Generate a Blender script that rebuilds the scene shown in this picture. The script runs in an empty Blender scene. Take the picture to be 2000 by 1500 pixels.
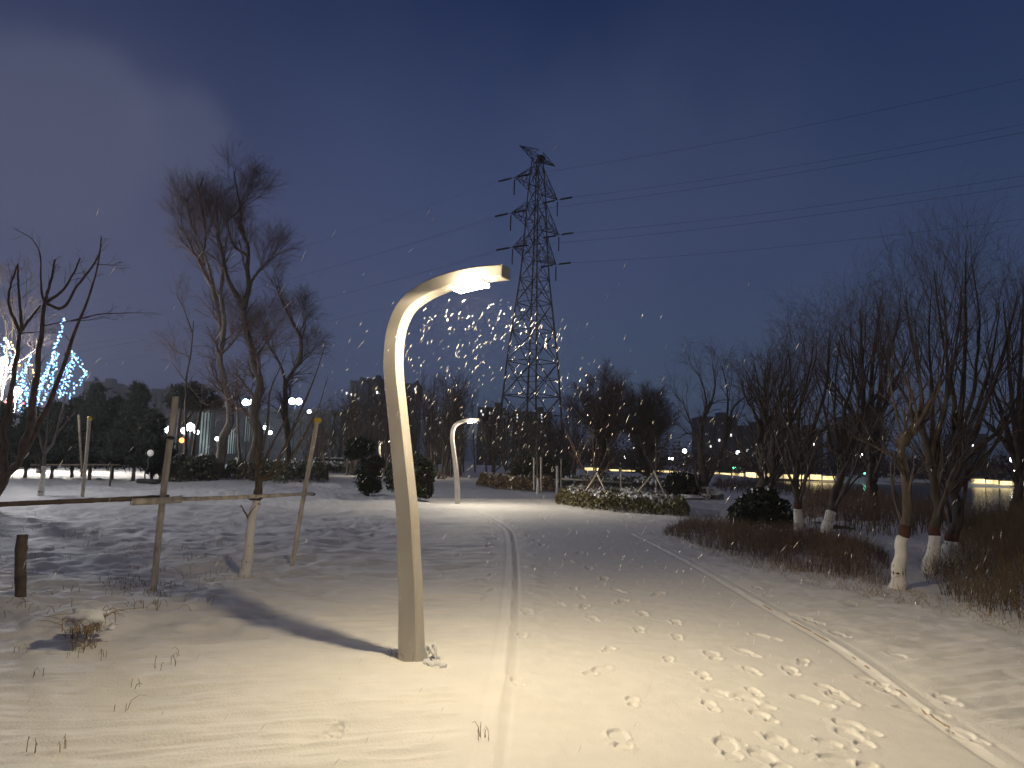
import bpy, math, numpy as np
from mathutils import Matrix, Vector
scene = bpy.context.scene
COL = scene.collection
rng = np.random.default_rng(11)
SKY = 1.0
LAMP_W = 365.0
BAT = 0.6
HAZE = 0.0005

# ------------------------------------------------------------------ camera
FPX = 1428.0
EYE = np.array([0.0, 0.0, 1.63])
MC = np.array((Matrix.Rotation(math.radians(96.08), 3, 'X') @ Matrix.Rotation(math.radians(1.6), 3, 'Z')))
def ray(px, py):
    return MC @ np.array([(px-1000)/FPX, (750-py)/FPX, -1.0])
def G(px, py, z=0.0):                  # where a sight line meets the level z
    d = ray(px, py); t = (z-EYE[2])/d[2]
    return EYE + d*t
def AT(px, py, Y):                     # where a sight line reaches the distance Y
    d = ray(px, py); return EYE + d*(Y/d[1])
cd = bpy.data.cameras.new('camera'); cam = bpy.data.objects.new('camera', cd); COL.objects.link(cam)
cd.sensor_width = 36; cd.lens = 36*FPX/2000; cd.clip_start = 0.05; cd.clip_end = 6000
cam.matrix_world = Matrix.Translation(EYE) @ Matrix(MC.tolist()).to_4x4()
scene.camera = cam

# ------------------------------------------------------------------ objects, tags
def tag(o, label=None, cat=None, group=None, kind=None):
    if label: o['label'] = label
    if cat: o['category'] = cat
    if group: o['group'] = group
    if kind: o['kind'] = kind
    return o
def thing(name, loc, label, cat, group=None, rz=0.0):
    o = bpy.data.objects.new(name, None); COL.objects.link(o)
    o.empty_display_size = 0.2
    o.location = loc; o.rotation_euler = (0, 0, rz)
    return tag(o, label, cat, group)
def copy_tree(o, parent=None):
    c = o.copy(); COL.objects.link(c); c.parent = parent
    for ch in list(o.children): copy_tree(ch, c)
    return c

class MB:
    """collects shapes given in world coordinates and links them as one mesh object"""
    def __init__(s): s.V = []; s.F = []; s.n = 0
    def add(s, V, F):
        V = np.asarray(V, float).reshape(-1, 3); F = np.asarray(F, int)
        s.V.append(V); s.F.append(F+s.n); s.n += len(V); return s
    def build(s, name, m, parent=None, smooth=True, at=None):
        V = np.concatenate(s.V) if s.V else np.zeros((0, 3))
        off = np.zeros(3)
        if parent is not None:
            p = parent
            while p is not None: off = off + np.array(p.location); p = p.parent
        elif at is not None: off = np.array(at, float)
        V = V-off
        me = bpy.data.meshes.new(name)
        me.vertices.add(len(V)); me.vertices.foreach_set('co', V.astype(np.float32).ravel())
        lt = np.concatenate([np.full(len(f), f.shape[1]) for f in s.F])
        lv = np.concatenate([f.ravel() for f in s.F])
        me.loops.add(len(lv)); me.loops.foreach_set('vertex_index', lv.astype(np.int32))
        me.polygons.add(len(lt)); st = np.concatenate([[0], np.cumsum(lt)[:-1]])
        me.polygons.foreach_set('loop_start', st.astype(np.int32))
        me.update(calc_edges=True)
        if smooth: me.shade_smooth()
        else: me.shade_flat()
        me.materials.append(m)
        o = bpy.data.objects.new(name, me); COL.objects.link(o)
        if parent is not None: o.parent = parent
        elif at is not None: o.location = at
        return o
    # -- shapes
    def tubes(s, P, R, sides=4, close=True):
        P = np.asarray(P, float); R = np.asarray(R, float)
        if P.ndim == 2: P = P[None]; R = R[None]
        m, n = R.shape
        if m == 0: return s
        if close:
            T0 = P[:, -1:]-P[:, -2:-1]
            P = np.concatenate([P, P[:, -1:]+T0*0.001], 1); R = np.concatenate([R, R[:, -1:]*0.02], 1)
            P = np.concatenate([P[:, :1], P], 1); R = np.concatenate([R[:, :1]*0.02, R], 1); n += 2
        T = np.gradient(P, axis=1); T /= np.linalg.norm(T, axis=2, keepdims=True)+1e-12
        if close: T[:, 0] = T[:, 2]; T[:, 1] = T[:, 2]; T[:, -1] = T[:, -3]; T[:, -2] = T[:, -3]
        mean = np.abs(P[:, -1]-P[:, 0]); ref = np.eye(3)[np.argmin(mean, 1)][:, None, :]
        U = np.cross(np.broadcast_to(ref, T.shape), T); U /= np.linalg.norm(U, axis=2, keepdims=True)+1e-12
        W = np.cross(T, U)
        a = np.arange(sides)*2*np.pi/sides
        ring = P[:, :, None]+R[:, :, None, None]*(np.cos(a)[None, None, :, None]*U[:, :, None]+np.sin(a)[None, None, :, None]*W[:, :, None])
        idx = np.arange(m*n*sides).reshape(m, n, sides)
        A = idx[:, :-1]; B = idx[:, 1:]
        f = np.stack([A, np.roll(A, -1, 2), np.roll(B, -1, 2), B], -1).reshape(-1, 4)
        return s.add(ring.reshape(-1, 3), f)
    def bar(s, a, b, r, r2=None, sides=6):
        return s.tubes(np.array([a, b]), np.array([r, r if r2 is None else r2]), sides)
    def box(s, c, sx, sy, sz, rz=0.0):       # c = centre of the base
        v = np.array([[x, y, z] for z in (0, 1) for y in (-.5, .5) for x in (-.5, .5)])*[sx, sy, sz]
        ca, sa = math.cos(rz), math.sin(rz)
        v = np.stack([v[:, 0]*ca-v[:, 1]*sa, v[:, 0]*sa+v[:, 1]*ca, v[:, 2]], 1)+np.asarray(c)
        return s.add(v, [[0, 2, 3, 1], [4, 5, 7, 6], [0, 1, 5, 4], [2, 6, 7, 3], [0, 4, 6, 2], [1, 3, 7, 5]])
    def ball(s, c, r, nu=16, nv=10, rough=0.0, seed=0, half=False):
        r = np.broadcast_to(np.asarray(r, float), (3,))
        u = np.arange(nu)*2*np.pi/nu; v = np.linspace(-np.pi/2 if not half else 0.0, np.pi/2, nv)
        uu, vv = np.meshgrid(u, v)
        d = np.stack([np.cos(vv)*np.cos(uu), np.cos(vv)*np.sin(uu), np.sin(vv)], -1)
        k = 1.0
        if rough: k = 1+rough*(vnoise(d[..., 0]*1.7+seed, d[..., 1]*1.7+d[..., 2]*2.3+seed)*2-1)[..., None]
        V = np.asarray(c)+d*r*k
        i = np.arange(nu*nv).reshape(nv, nu); A = i[:-1]; B = i[1:]
        f = np.stack([A, np.roll(A, -1, 1), np.roll(B, -1, 1), B], -1).reshape(-1, 4)
        return s.add(V.reshape(-1, 3), f)
    def leaves(s, C, size, g, elong=1.8, up=0.0):
        n = len(C); a = g.normal(size=(n, 3)); a[:, 2] += up; a /= np.linalg.norm(a, axis=1, keepdims=True)
        b = np.cross(a, g.normal(size=(n, 3))); b /= np.linalg.norm(b, axis=1, keepdims=True)
        sz = (size*g.uniform(.6, 1.4, n))[:, None]
        V = np.stack([C-a*sz*elong*.5, C+b*sz*.5, C+a*sz*elong*.5, C-b*sz*.5], 1).reshape(-1, 3)
        return s.add(V, np.arange(4*n).reshape(n, 4))
    def needles(s, C, per, length, width, g, up=0.6):
        n = len(C)*per; C = np.repeat(C, per, 0)
        a = g.normal(size=(n, 3)); a[:, 2] += up; a /= np.linalg.norm(a, axis=1, keepdims=True)
        b = np.cross(a, g.normal(size=(n, 3))); b /= np.linalg.norm(b, axis=1, keepdims=True)
        L = (length*g.uniform(.6, 1.3, n))[:, None]
        V = np.stack([C-b*width/2, C+b*width/2, C+a*L], 1).reshape(-1, 3)
        return s.add(V, np.arange(3*n).reshape(n, 3))

# ------------------------------------------------------------------ noise
_tab = np.random.default_rng(3).random((256, 256))
def vnoise(x, y):
    xi = np.floor(x).astype(int); yi = np.floor(y).astype(int); fx = x-xi; fy = y-yi
    fx = fx*fx*(3-2*fx); fy = fy*fy*(3-2*fy)
    t = lambda i, j: _tab[(i) & 255, (j) & 255]
    return (t(xi, yi)*(1-fx)+t(xi+1, yi)*fx)*(1-fy)+(t(xi, yi+1)*(1-fx)+t(xi+1, yi+1)*fx)*fy
def fbm(x, y, o=3):
    r = 0; a = .5; 
    for k in range(o):
        r = r+a*vnoise(x*2**k+17.3*k, y*2**k+9.1*k); a *= .5
    return r/(1-.5**o)
def sstep(a, b, x):
    t = np.clip((x-a)/(b-a), 0, 1); return t*t*(3-2*t)
def smooth_line(pts, n):
    """Catmull-Rom through pts, resampled to n points evenly by length"""
    p = np.asarray(pts, float)
    if len(p) == 2: return p[0]+(p[1]-p[0])*np.linspace(0, 1, n)[:, None]
    q = np.concatenate([[2*p[0]-p[1]], p, [2*p[-1]-p[-2]]]); out = []
    for i in range(1, len(q)-2):
        t = np.linspace(0, 1, 13)[:-1, None]
        out.append(.5*(2*q[i]+(q[i+1]-q[i-1])*t+(2*q[i-1]-5*q[i]+4*q[i+1]-q[i+2])*t**2+(3*q[i]-q[i-1]-3*q[i+1]+q[i+2])*t**3))
    out = np.concatenate(out+[p[-1:]])
    L = np.concatenate([[0], np.cumsum(np.linalg.norm(np.diff(out, axis=0), axis=1))])
    s = np.linspace(0, L[-1], n)
    return np.stack([np.interp(s, L, out[:, k]) for k in range(out.shape[1])], 1)

# ------------------------------------------------------------------ materials
def mat(name, col, rough=0.7, var=0.25, scale=8.0, bump=0.0, bscale=30.0, metal=0.0, stretch=(1, 1, 1), col2=None, detail=4.0, emit=None, estr=0.0):
    m = bpy.data.materials.new(name); m.use_nodes = True; nt = m.node_tree; N = nt.nodes; L = nt.links
    b = N['Principled BSDF']; b.inputs['Roughness'].default_value = rough; b.inputs['Metallic'].default_value = metal
    tc = N.new('ShaderNodeTexCoord'); mp = N.new('ShaderNodeMapping'); mp.inputs['Scale'].default_value = stretch
    L.new(tc.outputs['Object'], mp.inputs['Vector'])
    nz = N.new('ShaderNodeTexNoise'); nz.inputs['Scale'].default_value = scale; nz.inputs['Detail'].default_value = detail
    L.new(mp.outputs['Vector'], nz.inputs['Vector'])
    rp = N.new('ShaderNodeValToRGB'); c = np.array(col); c2 = np.array(col2) if col2 is not None else c*(1+var)
    rp.color_ramp.elements[0].position = .3; rp.color_ramp.elements[1].position = .7
    rp.color_ramp.elements[0].color = (*np.clip(c*(1-var) if col2 is None else c, 0, 1), 1); rp.color_ramp.elements[1].color = (*np.clip(c2, 0, 1), 1)
    L.new(nz.outputs['Fac'], rp.inputs['Fac']); L.new(rp.outputs['Color'], b.inputs['Base Color'])
    if bump:
        n2 = N.new('ShaderNodeTexNoise'); n2.inputs['Scale'].default_value = bscale; n2.inputs['Detail'].default_value = 6
        L.new(mp.outputs['Vector'], n2.inputs['Vector'])
        bp = N.new('ShaderNodeBump'); bp.inputs['Strength'].default_value = bump; bp.inputs['Distance'].default_value = .02
        L.new(n2.outputs['Fac'], bp.inputs['Height']); L.new(bp.outputs['Normal'], b.inputs['Normal'])
    if emit is not None:
        b.inputs['Emission Color'].default_value = (*emit, 1); b.inputs['Emission Strength'].default_value = estr
    return m
def lit(name, col, strength):
    return mat(name, (.5, .5, .5), .4, .05, emit=col, estr=strength)
M = {}
M['snow'] = mat('snow', (.80, .79, .765), .75, 0, scale=3, col2=(.86, .84, .81), bump=.35, bscale=55)
M['pathsnow'] = mat('path_snow', (.78, .765, .735), .7, 0, scale=5, col2=(.83, .815, .785), bump=.3, bscale=90)
M['snowcap'] = mat('snow_cap', (.8, .81, .83), .8, .03, scale=6, bump=.4, bscale=30)
M['bark'] = mat('dark_bark', (.075, .06, .05), .9, .4, scale=10, stretch=(1, 1, .3), bump=.8, bscale=25)
M['bark_grey'] = mat('grey_bark', (.16, .135, .12), .9, .35, scale=10, stretch=(1, 1, .3), bump=.8, bscale=25)
M['bark_brown'] = mat('brown_bark', (.13, .09, .065), .9, .4, scale=12, stretch=(1, 1, .3), bump=.8, bscale=30)
M['bark_tan'] = mat('tan_bark', (.115, .09, .068), .9, .4, scale=12, stretch=(1, 1, .3), bump=.9, bscale=35)
M['twig'] = mat('twig', (.11, .085, .078), .9, .3)
M['twig_red'] = mat('reddish_twig', (.165, .112, .1), .9, .3)
M['twig_tan'] = mat('tan_twig', (.12, .09, .075), .9, .3)
M['lime'] = mat('lime_wash', (.72, .68, .62), .85, 0, scale=9, col2=(.86, .83, .79), bump=.7, bscale=22, stretch=(1, 1, .6))
M['redband'] = mat('red_brown_band', (.095, .042, .03), .9, .3)
M['bamboo'] = mat('bamboo', (.6, .53, .42), .6, .3, scale=5, stretch=(3, 3, .6), bump=.3)
M['bamboo_dark'] = mat('weathered_wood', (.11, .085, .065), .8, .35, scale=9, bump=.6)
M['tyre_and_bore_shade'] = mat('tyre_and_bore_shade', (.03, .022, .015), .95, .2)
M['yellow'] = mat('yellow_tape', (.72, .5, .02), .5, .15)
M['rope'] = mat('rope', (.06, .05, .04), .9, .3)
M['pine'] = mat('pine_needles', (.014, .019, .014), .8, .4, scale=1.5)
M['ever'] = mat('evergreen_leaf', (.025, .034, .02), .8, .45, scale=2.5)
M['hedge'] = mat('hedge_leaf', (.13, .115, .045), .6, .5, scale=2.5)
M['hedge_dark'] = mat('dark_hedge_leaf', (.06, .065, .035), .6, .5, scale=2.5)
M['brownhedge'] = mat('brown_hedge_leaf', (.2, .13, .065), .65, .45, scale=2.5)
M['shrub'] = mat('dry_shrub_stem', (.15, .095, .062), .9, .45, scale=1.2)
M['reed'] = mat('reed_stem', (.13, .088, .05), .9, .5, scale=1.0)
M['drygrass'] = mat('dry_grass', (.3, .21, .11), .85, .4, scale=3)
M['kerb'] = mat('kerb_stone', (.36, .27, .19), .9, .35, scale=14, bump=.6)
M['rock'] = mat('rock', (.17, .165, .16), .9, .3, scale=4, bump=.8)
M['pole'] = mat('lamp_paint', (.44, .41, .37), .5, 0, scale=1.6, col2=(.56, .53, .485), metal=.1, bump=.05, bscale=60, stretch=(2.2, 2.2, .8))
M['poleedge'] = mat('lamp_edge_paint', (.36, .36, .33), .45, .2, scale=3, metal=.3)
M['steel'] = mat('galvanised_steel', (.115, .115, .12), .6, .25, scale=.6, metal=.2)
M['insul'] = mat('insulator', (.02, .02, .025), .5, .1)
M['cable'] = mat('cable', (.02, .022, .028), .6, .1)
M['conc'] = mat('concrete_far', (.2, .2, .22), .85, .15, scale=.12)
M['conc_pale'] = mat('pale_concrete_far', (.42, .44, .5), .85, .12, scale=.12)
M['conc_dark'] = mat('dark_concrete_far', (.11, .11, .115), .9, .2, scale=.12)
M['glass_dark'] = mat('dark_window_glass', (.03, .035, .045), .25, .2)
M['metal_dark'] = mat('dark_metal', (.04, .04, .042), .5, .2)
M['wall'] = mat('embankment_stone', (.3, .28, .24), .85, .25, scale=.8)
M['lamp'] = lit('lamp_light', (1, .82, .55), 60)
M['lamp2'] = lit('cool_lamp_light', (1, .92, .8), 60)
M['window'] = lit('lit_window', (.95, .97, 1), 2.6)
M['windoww'] = lit('warm_lit_window', (1, .85, .6), 2.2)
M['white'] = lit('white_light', (.95, 1, 1), 18)
M['globe'] = lit('globe_light', (1, .94, .86), 2200)
M['blue'] = lit('blue_bulbs', (.12, .42, 1), 3.2)
M['cyan'] = lit('pale_blue_bulbs', (.4, .75, 1), 4)
M['amber'] = lit('amber_bulbs', (1, .55, .1), 6)
M['orange'] = lit('orange_lantern', (1, .2, .04), 7)
M['red'] = lit('red_lamp', (1, .06, .1), 7)
M['flood'] = lit('flood_light', (.55, .75, 1), 30)
M['warmband'] = None

# ------------------------------------------------------------------ trees
def branch(P, R, k, t0, t1, ang, L, n, g, wob=.18, up=.1, droop=0.0, rf=.55, rmin=.003, tip=.35, fall=.5, horiz=0.0):
    """k children on every parent line; returns their lines and radii"""
    m, n0 = R.shape
    t = (np.arange(k)+g.uniform(0, 1, (m, k)))/k*(t1-t0)+t0
    x = t*(n0-1); i = np.clip(np.floor(x).astype(int), 0, n0-2); f = (x-i)[..., None]
    mi = np.arange(m)[:, None]
    p = P[mi, i]*(1-f)+P[mi, i+1]*f; r = R[mi, i]*(1-f[..., 0])+R[mi, i+1]*f[..., 0]
    T = P[mi, i+1]-P[mi, i]; T /= np.linalg.norm(T, axis=2, keepdims=True)+1e-9
    q = g.normal(size=T.shape); q[..., 2] *= .6; q -= T*np.sum(q*T, 2, keepdims=True); q /= np.linalg.norm(q, axis=2, keepdims=True)+1e-9
    a = ang*g.uniform(.6, 1.35, (m, k))[..., None]
    d = np.cos(a)*T+np.sin(a)*q
    p = p.reshape(-1, 3); d = d.reshape(-1, 3); r = r.reshape(-1)
    ln = L*(1-fall*t.reshape(-1))*g.uniform(.55, 1.25, len(p)); st = (ln/(n-1))[:, None]
    pts = [p]
    for j in range(n-1):
        d = d+g.normal(size=d.shape)*wob
        d[:, 2] += up-droop*(j/(n-1))*2
        d /= np.linalg.norm(d, axis=1, keepdims=True); p = p+d*st; pts.append(p)
    P2 = np.stack(pts, 1)
    r0 = np.maximum(r*rf, rmin); R2 = r0[:, None]*(1-(1-tip)*np.linspace(0, 1, n))[None]
    return P2, np.maximum(R2, rmin*.7)
def limb(pxs, Y, r0, r1, g, n=10, sway=.25, ground=None):
    """a limb through picture points, standing at distance Y and swaying in depth"""
    p = smooth_line(pxs, n); s = np.linspace(0, 1, n); a = g.normal()*sway; w = g.normal()*sway*.4
    L = np.linalg.norm(AT(*pxs[-1], Y)-AT(*pxs[0], Y))
    out = np.array([AT(x, y, Y) for x, y in p])
    dep = (a*s+w*np.sin(s*5))*L*.5
    out = np.array([AT(p[i][0], p[i][1], Y+dep[i]) for i in range(n)])
    return out, r0+(r1*.6-r0)*s**.75
def wobble_radius(R, g, amt=.06): return R*(1+g.normal(size=R.shape)*amt)

# ------------------------------------------------------------------ night sky (lit by the town, plus fill added behind the viewer)
w = bpy.data.worlds.new('World'); scene.world = w; w.use_nodes = True
nt = w.node_tree; N = nt.nodes; L = nt.links; bg = N['Background']
def mathn(op, a, b=None, c=None):
    n = N.new('ShaderNodeMath'); n.operation = op
    for i, v in enumerate((a, b, c)):
        if v is None: continue
        if isinstance(v, (int, float)): n.inputs[i].default_value = v
        else: L.new(v, n.inputs[i])
    return n.outputs[0]
tc = N.new('ShaderNodeTexCoord'); nrm = N.new('ShaderNodeVectorMath'); nrm.operation = 'NORMALIZE'
L.new(tc.outputs['Generated'], nrm.inputs[0]); DIR = nrm.outputs[0]
sp = N.new('ShaderNodeSeparateXYZ'); L.new(DIR, sp.inputs[0])
rp = N.new('ShaderNodeValToRGB'); cr = rp.color_ramp
def lin(*c): return tuple(((v/255+.055)/1.055)**2.4 if v > 10 else v/255/12.92 for v in c)+(1,)
cr.elements[0].position = 0.0; cr.elements[0].color = lin(62, 74, 98)
cr.elements[1].position = 1.0; cr.elements[1].color = lin(28, 40, 68)
for p, c in ((.10, (65, 80, 105)), (.25, (48, 64, 96)), (.40, (36, 53, 88)), (.56, (29, 43, 78))):
    e = cr.elements.new(p); e.color = lin(*c)
L.new(sp.outputs['Z'], rp.inputs['Fac'])
def cloud(px, py, rad, soft, nscale, namp):
    d = ray(px, py); d = d/np.linalg.norm(d)
    nz = N.new('ShaderNodeTexNoise'); nz.inputs['Scale'].default_value = nscale; nz.inputs['Detail'].default_value = 5; nz.inputs['Roughness'].default_value = .55
    L.new(DIR, nz.inputs['Vector'])
    s = N.new('ShaderNodeVectorMath'); s.operation = 'SUBTRACT'; L.new(nz.outputs['Color'], s.inputs[0]); s.inputs[1].default_value = (.5, .5, .5)
    s2 = N.new('ShaderNodeVectorMath'); s2.operation = 'SCALE'; L.new(s.outputs[0], s2.inputs[0]); s2.inputs['Scale'].default_value = namp
    a = N.new('ShaderNodeVectorMath'); a.operation = 'ADD'; L.new(DIR, a.inputs[0]); L.new(s2.outputs[0], a.inputs[1])
    ds = N.new('ShaderNodeVectorMath'); ds.operation = 'DISTANCE'; L.new(a.outputs[0], ds.inputs[0]); ds.inputs[1].default_value = tuple(d)
    mr = N.new('ShaderNodeMapRange'); mr.interpolation_type = 'SMOOTHSTEP'
    L.new(ds.outputs['Value'], mr.inputs['Value']); mr.inputs['From Min'].default_value = rad+soft; mr.inputs['From Max'].default_value = rad-soft
    return mr.outputs['Result']
def mix(col_socket, fac, col):
    m = N.new('ShaderNodeMix'); m.data_type = 'RGBA'; L.new(fac, m.inputs['Factor']); L.new(col_socket, m.inputs['A']); m.inputs['B'].default_value = col
    return m.outputs['Result']
c = rp.outputs['Color']
# broad town glow low on the left, then the cloud bank and the thinner veils
c = mix(c, mathn('MULTIPLY', cloud(60, 720, .36, .32, 1.6, .25), .55), lin(90, 90, 120))
c = mix(c, mathn('MULTIPLY', cloud(100, 275, .108, .024, 8.0, .05), .5), lin(86, 92, 114))
c = mix(c, mathn('MULTIPLY', cloud(60, 430, .19, .1, 5.0, .12), .4), lin(88, 91, 116))
c = mix(c, mathn('MULTIPLY', cloud(345, 265, .058, .022, 10.0, .06), .45), lin(84, 90, 114))
c = mix(c, mathn('MULTIPLY', cloud(860, 430, .19, .16, 4.0, .2), .25), lin(88, 96, 134))
c = mix(c, mathn('MULTIPLY', cloud(1380, 330, .16, .15, 5.0, .25), .13), lin(96, 100, 132))
c = mix(c, mathn('MULTIPLY', cloud(1180, 470, .16, .14, 5.0, .25), .13), lin(92, 100, 134))
c = mix(c, mathn('MULTIPLY', cloud(1850, 560, .28, .25, 3.0, .25), .12), lin(92, 98, 126))
# added fill: unseen sky behind the viewer warmed to light trunks and shaded snow
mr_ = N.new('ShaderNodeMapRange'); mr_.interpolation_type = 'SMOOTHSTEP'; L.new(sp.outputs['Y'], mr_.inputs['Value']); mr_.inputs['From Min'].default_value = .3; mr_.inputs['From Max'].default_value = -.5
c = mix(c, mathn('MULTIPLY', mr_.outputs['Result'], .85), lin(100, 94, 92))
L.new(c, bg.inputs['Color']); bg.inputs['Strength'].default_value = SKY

# ------------------------------------------------------------------ snow ground, path, kerbs
left_px = [(905, 1700), (945, 1580), (962, 1493), (976, 1400), (990, 1320), (998, 1233), (1002, 1167), (1003, 1100), (1000, 1060), (994, 1038), (975, 1022), (950, 1008), (922, 996), (885, 983), (850, 968), (815, 950)]
right_px = [(2200, 1640), (1985, 1510), (1820, 1398), (1640, 1266), (1500, 1188), (1380, 1118), (1290, 1070), (1235, 1043)]
isle_px = [(1480, 1024), (1420, 1022), (1300, 1022), (1240, 1020), (1180, 1013), (1120, 1000), (1080, 986), (1030, 969), (980, 955), (930, 942), (880, 929), (850, 922)]
gl = np.array([G(*p)[:2] for p in left_px]); gr = np.array([G(*p)[:2] for p in right_px]); gi = np.array([G(*p)[:2] for p in isle_px])
gl = np.concatenate([[[gl[0, 0]-.05, -8]], gl]); gr = np.concatenate([[[2.2, -8], [2.55, 0.5]], gr[1:]])
gl = smooth_line(gl, 90); gr = smooth_line(gr, 60); gi = smooth_line(gi, 70)
side = np.array([G(1300, 1034)[:2], G(1480, 1036)[:2]])
PATH = np.concatenate([gl, gi[::-1], side[::-1], gr[::-1]])
def inside(x, y, poly):
    r = np.zeros(x.shape, bool); j = len(poly)-1
    for i in range(len(poly)):
        xi, yi = poly[i]; xj, yj = poly[j]
        if yi != yj:
            cnd = ((yi > y) != (yj > y))
            r ^= cnd & (x < (xj-xi)*(y-yi)/(yj-yi)+xi)
        j = i
    return r
def linedist(x, y, pl):
    d = np.full(x.shape, 1e9)
    for a, b in zip(pl[:-1], pl[1:]):
        ab = b-a; t = np.clip(((x-a[0])*ab[0]+(y-a[1])*ab[1])/(ab@ab+1e-12), 0, 1)
        d = np.minimum(d, (x-a[0]-t*ab[0])**2+(y-a[1]-t*ab[1])**2)
    return np.sqrt(d)
SHX = np.array([10.5, 10.5, 11.5, 13, 15, 17, 19, 22, 26, 34, 44, 60.]); SHY = np.array([-400, 0, 8, 14, 22, 34, 46, 60, 75, 95, 130, 220.])
FAR1 = G(1140, 925, -.9)[:2]; FAR2 = G(2010, 951, -.9)[:2]
FN = np.array([-(FAR2-FAR1)[1], (FAR2-FAR1)[0]]); FN /= np.linalg.norm(FN)
if FN[1] < 0: FN = -FN
WATER = -1.25
steps = [(1392,1280),(1469,1311),(1410,1356),(1473,1352),(1471,1372),(1491,1401),(1422,1460),(1500,1482),(1523,1451),(1388,1379),(1374,1320),(1235,1370),(1210,1442),(1167,1309),(1188,1269),(1305,1287),(1248,1230),(1320,1215),(1323,1244),(1460,1275),(1496,1244),(1568,1293),(1545,1311),(1617,1345),(1644,1365),(1586,1370),(1671,1420),(1667,1440),(1631,1455),(1653,1487),(1158,1208),(1140,1185),(1208,1154),(1120,1150),(1135,1165),(1180,1130),(1150,1110),(1112,1096),(1130,1080),(1095,1180),(1215,1175),(1255,1198),(1285,1160),(1050,1005),(1062,1012),(1075,1008),
 (960,1123),(942,1133),(960,1153),(947,1170),(945,1010),(935,1001),(957,1020),(958,1033),(970,1035),(957,1044),(970,1044),(958,1053),(970,1052),(953,1068),(970,1067),(1030,1046),(1045,1056),(1058,1064),(650,1425),(655,1432),(1012,1330),(1020,1240),(1030,1195),
 (1700,1330),(1725,1345),(1560,1205),(1590,1215),(1800,1390),(1850,1370),(1760,1285),(1480,1150),(1505,1165),(1890,1440),(1640,1240)]
sg = np.random.default_rng(5)
STEPS = []
for i, (px, py) in enumerate(steps):
    p = G(px, py); STEPS.append((p[0], p[1], sg.normal()*.35+(.25 if px > 1300 else -.1), sg.uniform(.75, 1.15)))
def height(x, y, fine=True):
    """snow level; also which points are on the path"""
    x = np.asarray(x, float); y = np.asarray(y, float)
    near = (x*x+y*y) < 75**2
    z = np.zeros(x.shape); on = np.zeros(x.shape, bool)
    xs, ys = x[near], y[near]
    ins = inside(xs, ys, PATH)
    dl = linedist(xs, ys, gl); dr = linedist(xs, ys, gr); di = linedist(xs, ys, gi)
    d = np.minimum(np.minimum(dl, dr), di); sgn = np.where(ins, -1, 1)*d
    off = sstep(-.035, .02, sgn)                          # 0 on the path, 1 on the verge
    wv = .75+.5*fbm(xs*3, ys*3)
    zz = off*(.004+.004*wv)+wv*.006*np.exp(-((sgn-.03)/.022)**2)*sstep(.3, .6, vnoise(xs*2.1, ys*2.1))-.004*np.exp(-((sgn-.12)/.03)**2)*wv-.006*np.exp(-((sgn+.06)/.025)**2)*wv
    zz += .03*np.exp(-((sgn+.28)/.12)**2)*(fbm(xs*4, ys*4)-.35)*(dl < 1)
    # the verge: wind ripples lying across the view, lumps over the grass, a drift on the far left
    rr = np.hypot(xs, ys)
    verge = sstep(.02, .5, sgn)
    rip = fbm(xs*1.1+ys*.35, ys*7.5-xs*2.2, 3)-.5
    rough = sstep(-.6, -3.5, xs)*sstep(4.5, 8, ys)
    zz += verge*(.05*rip+.05*(fbm(xs*1.3+40, ys*1.3)-.5)+.010*(vnoise(xs*9, ys*9)-.5))
    zz += verge*rough*(.13*(fbm(xs*1.9+5, ys*1.9+3)-.5)+.06*(fbm(xs*5, ys*6, 2)-.5))
    zz += sstep(-1, -3.5, xs)*verge*.22*(fbm(xs*.5+3, ys*.5+8, 2)-.42)
    zz += sstep(2.5, 5, xs)*verge*.05*(fbm(xs*2.5, ys*2.5)-.5)
    m1 = G(172, 1222); zz += .15*np.exp(-(((xs-m1[0])/.36)**2+((ys-m1[1])/.33)**2))
    m2 = G(-20, 1190); zz += .12*np.exp(-(((xs-m2[0])/.6)**2+((ys-m2[1])/.5)**2))
    m3 = G(330, 1235); zz -= .08*np.exp(-(((xs-m3[0])/.7)**2+((ys-m3[1])/.35)**2))
    zz += ins*(.012*(fbm(xs*1.2, ys*1.2)-.5)+.006*(fbm(xs*9, ys*9)-.5)+.02*sstep(.0, 1.0, fbm(xs*.9+9, ys*2.2))*0)
    # footprints: heel and sole pressed in, loose snow thrown up round them
    for fx, fy, a, sc in STEPS:
        sel = np.nonzero((np.abs(xs-fx) < .45) & (np.abs(ys-fy) < .45))[0]
        if len(sel) == 0: continue
        dx = xs[sel]-fx; dy = ys[sel]-fy; ca, sa = math.cos(a), math.sin(a)
        u = (dx*ca+dy*sa)/sc; v = (-dx*sa+dy*ca)/sc
        wb = .8+.5*vnoise(xs[sel]*22+fx*9, ys[sel]*22)
        e = np.minimum(((u/.055)**2+((v-.05)/.095)**2), ((u/.045)**2+((v+.10)/.055)**2))*wb
        dent = sstep(1.25, .7, e); rim = np.exp(-((np.sqrt(e)-1.32)/.22)**2)
        chunk = sstep(.55, .75, vnoise(xs[sel]*26+3, ys[sel]*26+fx))*np.exp(-((np.sqrt(e)-1.5)/.5)**2)
        zz[sel] += (-.014*dent+.0035*rim*wb+.004*chunk)*np.where(ins[sel], 1, .8)
    z[near] = zz*sstep(75, 60, rr) if True else zz; on[near] = ins
    z[near] += 0
    # river basin on the right, the far bank beyond it
    dsh = x-np.interp(y, SHY, SHX); far = (x-FAR1[0])*FN[0]+(y-FAR1[1])*FN[1]
    z -= sstep(0, 6, dsh)*sstep(2.0, -6.0, far)*2.6
    z += sstep(3, 120, far)*.6*(x > 20)
    return z, on
def H(x, y): return float(height(np.array([x]), np.array([y]))[0][0])
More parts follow.
